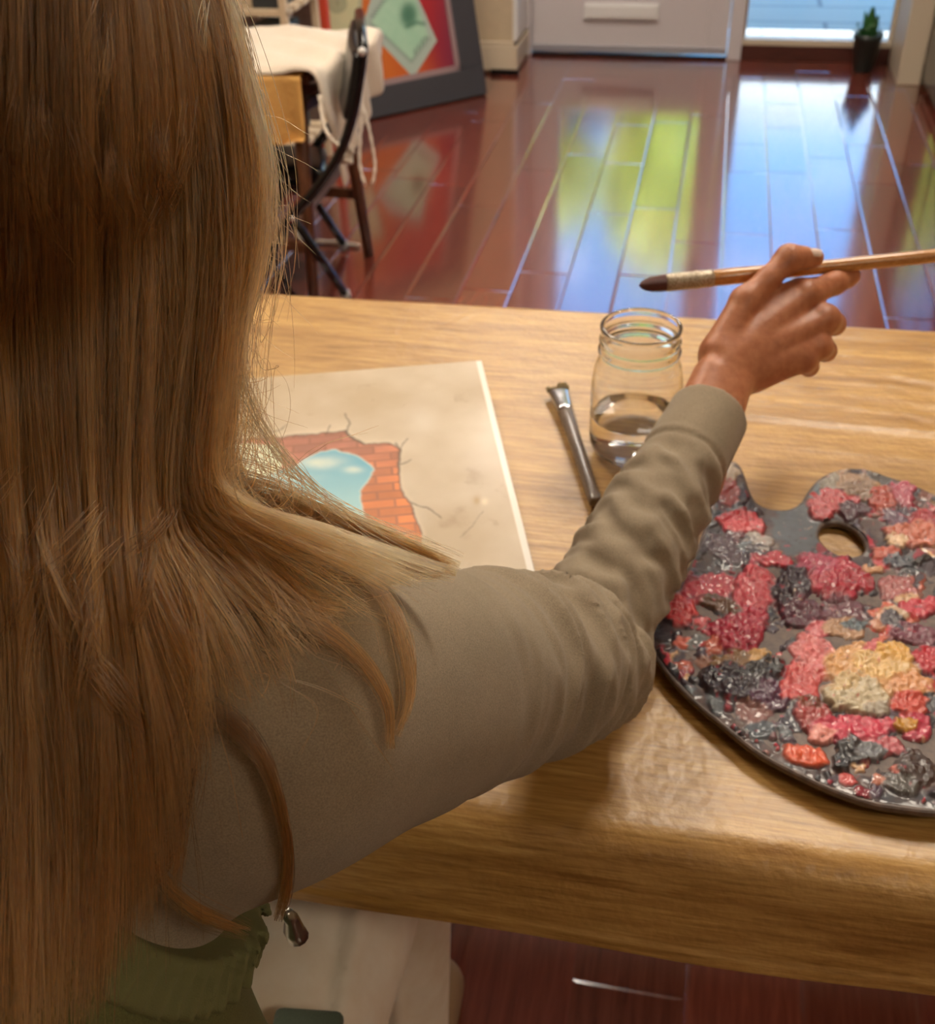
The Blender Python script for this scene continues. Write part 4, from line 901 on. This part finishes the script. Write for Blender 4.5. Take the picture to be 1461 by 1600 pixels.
# thumb nail
nb_ = c3(1267, 392, .9345); M_NAIL = plain('fingernail', (236, 214, 200), .2)
V_ = []; Fq = []
tdir = c3(1276, 400, .940) - c3(1250, 398, .935); tdir /= np.linalg.norm(tdir); tup = YA * 0 + np.array([-.05, -.25, 1.]); tup -= tdir * (tup @ tdir); tup /= np.linalg.norm(tup); tsd = np.cross(tdir, tup)
for i, a_ in enumerate(np.linspace(-.0066, .0070, 9)):
    for j, s_ in enumerate(np.linspace(-1, 1, 9)):
        w_ = .0056 * (1 - .35 * (abs(a_) / .007) ** 4); V_.append(c3(1266, 403.5, .9365) + tdir * a_ + tsd * w_ * s_ + tup * (.0086 - .0030 * s_ * s_ - .0004 * (a_ > .005)))
i0 = np.arange(8)[:, None] * 9 + np.arange(8)[None]
o = npmesh('thumbnail', V_, np.stack([i0, i0 + 9, i0 + 10, i0 + 1], -1).reshape(-1, 4), M_NAIL, person); md = o.modifiers.new('t', 'SOLIDIFY'); md.thickness = .0010; md.offset = 0

def knit(name, rgb, sc, strength, var=.22, sheen=.15):
    m = NT(name); n_ = m.tex('Noise', 260, Detail=4.0); n2_ = m.tex('Noise', 14, Detail=3.0); c_ = np.array(srgb(*rgb)[:3])
    k = m.ramp(n_.outputs[0], [(.3, tuple(c_ * (1 - var)) + (1,)), (.7, tuple(c_ * (1 + var)) + (1,))])
    k = m.mix(.5, k, m.ramp(n2_.outputs[0], [(.3, (.82, .82, .82, 1)), (.7, (1, 1, 1, 1))]), 'MULTIPLY')
    w_ = m.tex('Noise', sc, Detail=2.0)
    m.color(m.mix(.14, k, w_.outputs[0], 'MULTIPLY')); m.set(Roughness=.9, Sheen_Weight=sheen, Sheen_Roughness=.4)
    b_ = m.bump(n_.outputs[0], .25, .001); m.bump(w_.outputs[0], strength, .0008, b_); return m.m
M_SHIRT = knit('taupe_jersey', (156, 140, 117), (160, 160, 1500), .5)
V_, Q_ = surface(shirt, (-.60, -.05, .50), (.10, .84, 1.12), .0030)
npmesh('shirt', V_, Q_, M_SHIRT, person)
def darm(P): return caps(P, SH, EL, 0, 0)
M_VEST = knit('olive_knit', (104, 106, 62), (900, 900, 160), .5, .2, .03)
AH = .112
def vest(P): return smax(smax(torso(P, .007), -torso(P, .001), .001), AH - darm(P), .004)
def vest2(P): return smax(vest(P), .51 - P[..., 2], .003)
def vest3(P): return smax(vest2(P), .084 - caps(P, SHL, ELL, 0, 0), .004)
V_, Q_ = surface(vest3, (-.56, -.12, .48), (-.02, .46, 1.12), .0032); npmesh('vest', V_, Q_, M_VEST, person)
def aang(P):
    r = P - SH; return np.arctan2(r[..., 2], r @ np.array([.75, .66, 0]))
def rib(P): return smax(smax(torso(P, .0100) - .0020 * np.sin(aang(P) * 66), -torso(P, -.006), .002), np.abs(darm(P) - AH + .001) - .012, .004)
V_, Q_ = surface(rib, (-.42, -.05, .72), (.0, .40, 1.10), .0022)
m = NT('olive_rib'); m.set(Base_Color=srgb(112, 112, 72), Roughness=.9)
t = m.tex('Noise', 300, Detail=3.0); m.bump(t.outputs[0], .4, .001)
npmesh('armhole_rib', V_, Q_, m.m, person)
m = NT('cream_twill'); t = m.tex('Noise', 9, Detail=3.0); m.color(m.ramp(t.outputs[0], [(.3, srgb(236, 224, 206)), (.7, srgb(244, 236, 222))])); m.set(Roughness=.8)
m.bump(m.tex('Wave', 700, Scale=1.0).outputs[0], .08, .0006)
V_, Q_ = surface(pants, (-.62, -.10, .05), (-.06, .74, .74), .0055); npmesh('trousers', V_, Q_, m.m, person)
def shoe(P, a): return smax(smin(caps(P, a + [0, -.03, -.05], a + [0, .16, -.062], .046, .036), caps(P, a + [0, -.02, -.04], a + [0, .0, .01], .045, .05), .03), .004 - P[..., 2], .004)
for a in (ANK, ANKL):
    V_, Q_ = surface(lambda P: shoe(P, a), tuple(a + [-.07, -.10, -.10]), tuple(a + [.07, .22, .09]), .006); npmesh('shoe', V_, Q_, plain('tan_shoe', (150, 118, 84), .6), person)
# dark green ribbed hem on the lap and the small metal toggle beside it
hc = at(487, 1597, .628)
b = MB(); b.box(hc + [0, -.018, 0], (.046, .05, .012), np.array([[1, -.12, 0], [.12, 1, 0], [0, .0, 1]]))
hm = b.build('vest_hem', knit('dark_green_rib', (66, 76, 60), (500, 60, 60), .8), person, smooth=True, bevel=.005, seg=3)
tg = c3(459, 1452, .60)
MB().tube([tg + [0, -.004, .022], tg + [0, 0, .010], tg, tg + [.001, .001, -.008], tg + [0, .001, -.012]], [.003, .0042, .0058, .0062, .003], 12).build('drawstring_toggle', plain('gunmetal', (150, 146, 136), .25, .9), person, smooth=True)
# stool under the person
st_ = empty('wooden_stool', (-.33, .09, 0), 'plain wooden stool the person sits on', 'stool')
MB().lathe((-.33, .09, .385), [(.001, 0), (.16, 0), (.17, .008), (.17, .026), (.16, .034), (.001, .034)], 40, cap=False).build('seat', M_BROWN, st_, smooth=True)
for k in range(4):
    a_ = math.pi / 4 + k * math.pi / 2; MB().tube([(-.33 + .19 * math.cos(a_), .09 + .19 * math.sin(a_), 0), (-.33 + .12 * math.cos(a_), .09 + .12 * math.sin(a_), .39)], [.014, .018], 10).build('leg', M_BROWN, st_, smooth=True)

# the round brush in the hand
bp = lambda x_: c3(x_, 446 - .1 * (x_ - 1000), .9545 + .00002 * (x_ - 1200))
hb = empty('round_brush', bp(1240), 'large round paintbrush with dark red bristles and wooden handle held in the hand', 'paintbrush')
m = NT('varnished_wood'); t = m.tex('Noise', (18, 140, 140), Detail=4.0); m.color(m.ramp(t.outputs[0], [(.3, srgb(164, 106, 48)), (.7, srgb(206, 150, 84))])); m.set(Roughness=.3, Coat_Weight=.4); 
xs_ = [1106, 1118, 1135, 1160, 1200, 1250, 1300, 1360, 1430, 1520, 1600, 1640, 1650]
MB().tube([bp(x_) for x_ in xs_], [.0066, .0072, .0074, .0073, .0068, .0063, .0060, .0060, .0061, .0059, .0050, .0036, .0012], 18).build('handle', m.m, hb, smooth=True)
m = NT('paint_smeared_ferrule'); t = m.tex('Noise', 160, Detail=3.0); m.color(m.ramp(t.outputs[0], [(.42, srgb(206, 196, 176)), (.55, srgb(150, 132, 104))])); m.set(Roughness=.35, Metallic=.35); m.bump(t.outputs[0], .5, .001)
MB().tube([bp(x_) for x_ in (1040, 1042, 1060, 1085, 1087, 1090, 1093, 1108, 1114)], [.0074, .0078, .0078, .0076, .0081, .0081, .0076, .0076, .0074], 18).build('ferrule', m.m, hb, smooth=True)
m = NT('maroon_bristle'); t = m.tex('Noise', (30, 900, 900), Detail=2.0); m.color(m.ramp(t.outputs[0], [(.35, srgb(64, 22, 18)), (.7, srgb(112, 48, 40))])); m.set(Roughness=.4); m.bump(t.outputs[0], .6, .001)
MB().tube([bp(x_) for x_ in (1046, 1040, 1030, 1018, 1008, 1002, 999)], [.0070, .0074, .0073, .0066, .0050, .0030, .0008], 18).build('bristles', m.m, hb, smooth=True)

# ------------------------------------------------------------------ long hair
def coll(P):
    d = ell(P, HED, (.086, .108, .116), RH)
    d = np.minimum(d, torso(P, .012))
    tu = armu(P); rad = np.interp(tu, [0, .3, .6, .85, 1.0], RADU)
    return np.minimum(d, caps(P, SH, EL, 0, 0) - rad - .002)
gx = np.arange(-820, 801, 12.); gy = np.arange(-560, 1721, 12.)
GX, GY = np.meshgrid(gx, gy, indexing='ij')
dirs = np.stack([GX - CX, CY - GY, np.full(GX.shape, -FPX)], -1) @ RW.T / FPX     # step of one metre of depth
dl = np.linalg.norm(dirs, axis=-1); dep = np.full(GX.shape, .18)
for _ in range(45): dep = np.minimum(dep + coll(CAM + dirs * dep[..., None]).clip(-.01, .2) / dl * .9, 1.2)
hit = coll(CAM + dirs * dep[..., None]) < .004
DM = np.where(hit, dep, 1.2)
def dmap(x, y):
    a = np.clip((x - gx[0]) / 12, 0, len(gx) - 1.001); b = np.clip((y - gy[0]) / 12, 0, len(gy) - 1.001)
    i = a.astype(int); j = b.astype(int); fa = a - i; fb_ = b - j
    return (DM[i, j] * (1 - fa) + DM[i + 1, j] * fa) * (1 - fb_) + (DM[i, j + 1] * (1 - fa) + DM[i + 1, j + 1] * fa) * fb_
GK = [(-.32, [(-90, -490), (-330, -200), (-390, 60), (-392, 400), (-360, 800), (-330, 1100), (-320, 1300)]),
      (-.15, [(-60, -470), (-300, -200), (-345, 60), (-340, 400), (-300, 800), (-270, 1200), (-250, 1500)]),
      (.0, [(0, -480), (-190, -260), (-235, 0), (-260, 400), (-200, 800), (-170, 1200), (-150, 1650)]),
      (.2, [(30, -480), (-30, -260), (-50, 0), (-50, 400), (-20, 800), (10, 1200), (20, 1680)]),
      (.35, [(60, -480), (66, -250), (75, 0), (80, 400), (85, 700), (105, 1000), (120, 1300), (110, 1640)]),
      (.5, [(85, -480), (130, -240), (150, 0), (160, 300), (165, 600), (180, 850), (210, 1050), (235, 1250), (240, 1430)]),
      (.65, [(105, -470), (180, -220), (225, 0), (245, 250), (250, 500), (235, 700), (240, 840), (280, 950), (315, 1050), (330, 1150)]),
      (.78, [(125, -460), (225, -220), (290, 0), (322, 200), (335, 420), (325, 600), (318, 720), (335, 790), (420, 835), (520, 880), (600, 925)]),
      (.9, [(140, -450), (262, -220), (335, 0), (368, 180), (380, 380), (356, 540), (342, 680), (340, 745), (395, 785), (500, 815), (610, 853), (712, 886)]),
      (.908, [(142, -450), (266, -220), (338, 0), (371, 180), (380, 380), (360, 540), (345, 650), (330, 722)]),
      (1., [(150, -445), (285, -215), (358, 0), (398, 150), (420, 270), (410, 400), (380, 490), (364, 580), (357, 660), (346, 735)])]
NP = 34; GU = np.array([k for k, _ in GK]); GP = []
for _, pts in GK:
    c = curve([(a, b, 0) for a, b in pts], 200)[:, :2]; s = np.concatenate([[0], np.cumsum(np.linalg.norm(np.diff(c, axis=0), axis=1))]); s /= s[-1]
    t = np.linspace(0, 1, 200); GP.append(np.stack([np.interp(t, s, c[:, 0]), np.interp(t, s, c[:, 1])], 1))
GP = np.array(GP)
def gpath(u, s):
    k = np.clip(np.searchsorted(GU, u, 'right') - 1, 0, len(GU) - 2); f = np.clip((u - GU[k]) / (GU[k + 1] - GU[k]), -.25, 1.25)
    si = np.clip(s * 199, 0, 198.99); i = si.astype(int); fr = (si - i)[..., None]
    A_ = GP[k, i] * (1 - fr) + GP[k, i + 1] * fr; B_2 = GP[k + 1, i] * (1 - fr) + GP[k + 1, i + 1] * fr
    return A_ * (1 - f[..., None]) + B_2 * f[..., None]
g = np.random.default_rng(23)
STR = []; RAD = []; TON = []
def place(xy, lay, gd, rad, tone=1.):
    """xy (n,NP,2) in the frame, lay (n,) height above what the hair lies on"""
    d = np.minimum(dmap(xy[..., 0], xy[..., 1]), gd)
    k = np.array([1, 2, 3, 2, 1.]) / 9; dp_ = np.pad(d, ((0, 0), (2, 2)), 'edge'); ds = sum(k[i] * dp_[:, i:i + d.shape[1]] for i in range(5))
    lay = lay if np.ndim(lay) == 2 else lay[:, None]
    d = np.minimum(ds, d + .002) - lay - .003
    v = np.stack([xy[..., 0] - CX, CY - xy[..., 1], np.full(d.shape, -FPX)], -1) @ RW.T / FPX
    TON.append(np.broadcast_to(np.asarray(tone, float), (len(xy),)) * g.uniform(.66, 1.04, len(xy)))
    STR.append(CAM + v * d[..., None]); RAD.append(np.broadcast_to(np.asarray(rad)[..., None], d.shape) * np.interp(np.linspace(0, 1, NP), [0, .08, .8, 1], [.9, 1, .9, .35]))
NS, NCL = 16000, 680
cu = g.uniform(-.17, 1.0, NCL); cslope = g.normal(0, .06, NCL); cslope[g.random(NCL) < .2] *= 2.8; cv_ = g.random(NCL)
cA = g.uniform(4, 17, NCL); cf = g.uniform(.6, 2.0, NCL); cph = g.uniform(0, 6.28, NCL)
ci = g.integers(0, NCL, NS); s = np.linspace(0, 1, NP)[None] * g.uniform(.72, 1.03, NS)[:, None].clip(0, 1); T = np.linspace(0, 1, NP)[None]
uu = cu[ci][:, None] + cslope[ci][:, None] * (s - .25) + g.normal(0, .013, NS)[:, None] * (1 - .55 * T)
uu = np.where(uu > 1, 1 - (uu - 1) * .6, uu)
xy = gpath(uu, s)
wob = (cA[ci][:, None] * np.sin(6.28 * cf[ci][:, None] * T + cph[ci][:, None]) * T ** .7 + g.uniform(1, 8, NS)[:, None] * np.sin(6.28 * g.uniform(.8, 3.2, NS)[:, None] * T + g.uniform(0, 6.28, NS)[:, None]))
xy = xy + np.stack([wob, .25 * wob], -1)
fly = g.random(NS) < .11
xy = xy + (fly[:, None] * T ** 1.5 * g.normal(0, 34, NS)[:, None])[..., None] * np.array([1., .35])
lay = .002 + .024 * np.clip(.78 * cv_[ci] + .22 * g.random(NS), 0, 1)
gd = .455 - .03 * np.clip(xy[..., 1] / 800, 0, 1) + .03 * g.random(NS)[:, None] * (xy[..., 0] > 240) + .25 * np.clip(-.06 - uu, 0, .12)
tone_ = (g.choice([.42, .62, .8, 1.0, 1.2, 1.45], NCL, p=[.12, .2, .24, .22, .14, .08]) * g.uniform(.85, 1.15, NCL))[ci]; tone_ = np.where(g.random(NS) < .05, 1.9, tone_)
place(xy, lay, gd, g.uniform(.00010, .00023, NS), tone_)
# separate locks lying over the shoulder and the sleeve, and loose wisps
def lock(pts, n, w0, w1, lay0=.002, seed_w=3., rad=.00013, tone=.8, dive=0):
    c = curve([(a, b, 0) for a, b in pts], NP)[:, :2]; tg_ = np.gradient(c, axis=0); nr_ = np.stack([-tg_[:, 1], tg_[:, 0]], 1); nr_ /= np.linalg.norm(nr_, axis=1)[:, None]
    o_ = g.normal(0, 1, n)[:, None]; w = (w0 + (w1 - w0) * T) * (1 + .25 * np.sin(T * 9 + pts[0][0]))
    off = o_ * w + seed_w * np.sin(6.28 * g.uniform(.5, 2.2, n)[:, None] * T + g.uniform(0, 6.28, n)[:, None]); sh_ = g.uniform(-.10, .02, n)[:, None]
    xy_ = np.stack([np.interp(np.clip(T + sh_ * T, 0, 1), T[0], c[:, 0]), np.interp(np.clip(T + sh_ * T, 0, 1), T[0], c[:, 1])], -1) + off[..., None] * np.stack([np.interp(T, T[0], nr_[:, 0]), np.interp(T, T[0], nr_[:, 1])], -1)
    lv = (lay0 + .005 * g.random(n))[:, None] * (np.ones((1, NP)) if not dive else (1.25 * np.sin(math.pi * (.04 + .92 * T) ** .8) - .25 - .5 * g.random((n, 1)) * (1 - T) ** 3))
    place(xy_, lv, np.full(xy_.shape[:2], .47), np.full(n, rad), tone * g.choice([.6, 1., 1.4], n))
lock([(250, 730), (340, 772), (440, 795), (540, 822), (630, 858), (716, 890)], 420, 26, 7, .006)
lock([(240, 760), (330, 800), (430, 835), (520, 860), (600, 880), (690, 892)], 260, 24, 9, .004)
lock([(230, 800), (320, 850), (400, 890), (470, 935), (540, 960)], 130, 24, 14, .004)
lock([(260, 985), (330, 958), (410, 945), (490, 972), (560, 1025), (605, 1095), (612, 1170)], 110, 9, 4)
lock([(480, 862), (560, 895), (610, 945), (636, 1020), (640, 1090), (620, 1150)], 70, 8, 4)
lock([(250, 1080), (310, 1098), (370, 1135), (418, 1200), (446, 1300), (448, 1380), (436, 1440)], 120, 8, 3)
lock([(170, 1180), (205, 1290), (250, 1370), (310, 1425), (390, 1458)], 90, 9, 5)
lock([(284, 1040), (288, 1140), (284, 1260), (276, 1390)], 80, 6, 5)
lock([(300, 1200), (262, 1330), (205, 1410), (135, 1470)], 60, 8, 4)
lock([(130, 1160), (160, 1260), (215, 1350), (225, 1400)], 50, 9, 5)
lock([(60, 620), (180, 560), (240, 420), (250, 330)], 60, 8, 10, .012)
lock([(20, 950), (120, 1010), (200, 1090), (300, 1115)], 150, 20, 8, .008)
lock([(20, 820), (90, 900), (180, 960), (260, 985), (330, 1075)], 150, 18, 8, .008)
lock([(330, 640), (352, 700), (380, 745), (412, 765)], 60, 6, 2, .0)
for k in range(64):                                       # slanting strands combed across the fall of hair
    x_ = g.uniform(-120, 330); y_ = g.uniform(-160, 950); l_ = g.uniform(320, 640); a_ = 1.60 + g.normal(0, .24 if y_ < 350 else .34); b2 = a_ + g.normal(0, .38); n_ = int(g.integers(5, 26)); w_ = g.uniform(3, 12)
    p1_ = (x_ + .5 * l_ * math.cos(a_), y_ + .5 * l_ * math.sin(a_)); p2_ = (p1_[0] + .5 * l_ * math.cos(b2), p1_[1] + .5 * l_ * math.sin(b2))
    lim = lambda p: (min(p[0], np.interp(p[1], [0, 150, 300, 420, 520, 650, 740, 900, 1200], [340, 378, 400, 398, 372, 356, 345, 330, 300])), p[1])
    lock([lim((x_, y_)), lim(p1_), lim(p2_)], n_, w_, w_ * 1.4, .026, 7., .00013, g.choice([.5, 1.0, 1.4]), 1)
for k in range(70):                                       # stray hairs off the right outline and over the sleeve
    y_ = g.uniform(150, 720); x_ = np.interp(y_, [0, 150, 300, 420, 520, 650, 740], [345, 385, 410, 405, 380, 366, 355]) - g.uniform(5, 30)
    a_ = g.normal(.9, .35); l_ = g.uniform(40, 150); b2 = a_ + g.normal(0, .5)
    lock([(x_, y_), (x_ + .5 * l_ * math.cos(a_), y_ + .5 * l_ * math.sin(a_)), (x_ + .5 * l_ * (math.cos(a_) + math.cos(b2)), y_ + .5 * l_ * (math.sin(a_) + math.sin(b2)))], 1, 1, 1, .004, 1., .00008, 1.5)
for k in range(60):
    x_ = g.uniform(200, 520); y_ = g.uniform(800, 1100) - .1 * x_; a_ = g.normal(.55, .5); l_ = g.uniform(60, 230); b2 = a_ + g.normal(.4, .6)
    lock([(x_, y_), (x_ + .5 * l_ * math.cos(a_), y_ + .5 * l_ * math.sin(a_)), (x_ + .5 * l_ * (math.cos(a_) + math.cos(b2)), y_ + .5 * l_ * (math.sin(a_) + math.sin(b2)))], 2, 3, 3, .002, 1.5, .00009, 1.5)
PTS = np.concatenate(STR).astype(np.float32); RR = np.concatenate([np.asarray(r) for r in RAD]).astype(np.float32); nS = len(PTS)
hc_ = bpy.data.hair_curves.new('hair'); hc_.add_curves([NP] * nS)
org = np.array(wloc(person)); hc_.attributes['position'].data.foreach_set('vector', (PTS - org).astype(np.float32).ravel())
ra_ = hc_.attributes.get('radius') or hc_.attributes.new('radius', 'FLOAT', 'POINT'); ra_.data.foreach_set('value', RR.ravel())
ta_ = hc_.attributes.new('tone', 'FLOAT', 'CURVE'); ta_.data.foreach_set('value', np.concatenate(TON).astype(np.float32))
mh = bpy.data.materials.new('light_brown_hair'); mh.use_nodes = True; t_ = mh.node_tree; t_.nodes.clear()
o_ = t_.nodes.new('ShaderNodeOutputMaterial'); hb_ = t_.nodes.new('ShaderNodeBsdfHairPrincipled'); hi = t_.nodes.new('ShaderNodeHairInfo')
r1 = t_.nodes.new('ShaderNodeValToRGB'); r2 = t_.nodes.new('ShaderNodeValToRGB'); mx = t_.nodes.new('ShaderNodeMix'); mx.data_type = 'RGBA'; mx.blend_type = 'MULTIPLY'; mx.inputs[0].default_value = 1
e = r1.color_ramp.elements; e[0].position = .12; e[0].color = srgb(72, 51, 35); e[1].position = .7; e[1].color = srgb(150, 107, 60)
e = r2.color_ramp.elements; e[0].position = 0; e[0].color = (.7, .7, .7, 1); e[1].position = 1; e[1].color = (1.15, 1.12, 1.08, 1)
t_.links.new(hi.outputs['Intercept'], r1.inputs[0]); t_.links.new(hi.outputs['Random'], r2.inputs[0])
t_.links.new(r1.outputs[0], mx.inputs[6]); t_.links.new(r2.outputs[0], mx.inputs[7]); at_ = t_.nodes.new('ShaderNodeAttribute'); at_.attribute_name = 'tone'; m2 = t_.nodes.new('ShaderNodeVectorMath'); m2.operation = 'SCALE'
t_.links.new(mx.outputs[2], m2.inputs[0]); t_.links.new(at_.outputs['Fac'], m2.inputs['Scale']); t_.links.new(m2.outputs[0], hb_.inputs['Color'])
hb_.parametrization = 'COLOR'; hb_.inputs['Roughness'].default_value = .34; hb_.inputs['Radial Roughness'].default_value = .45
t_.links.new(hb_.outputs[0], o_.inputs[0])
hc_.materials.append(mh); ho = bpy.data.objects.new('hair', hc_); COL.objects.link(ho); ho.parent = person

# the combed hair lying close on the skull under the loose strands
def cap(P):
    p = P - HED; return smax(ell(P, HED, (.0815, .1035, .1115), RH), np.minimum(p @ FWD - .035, .045 - p @ HU), .01)
m = NT('combed_hair'); t = m.tex('Noise', (420, 420, 14), Detail=3.0)
m.color(m.ramp(t.outputs[0], [(.3, srgb(58, 40, 27)), (.7, srgb(112, 80, 50))])); m.set(Roughness=.45); m.bump(t.outputs[0], .6, .002)
V_, Q_ = surface(cap, (-.42, .27, 1.02), (-.15, .60, 1.36), .004); npmesh('hair_cap', V_, Q_, m.m, person)
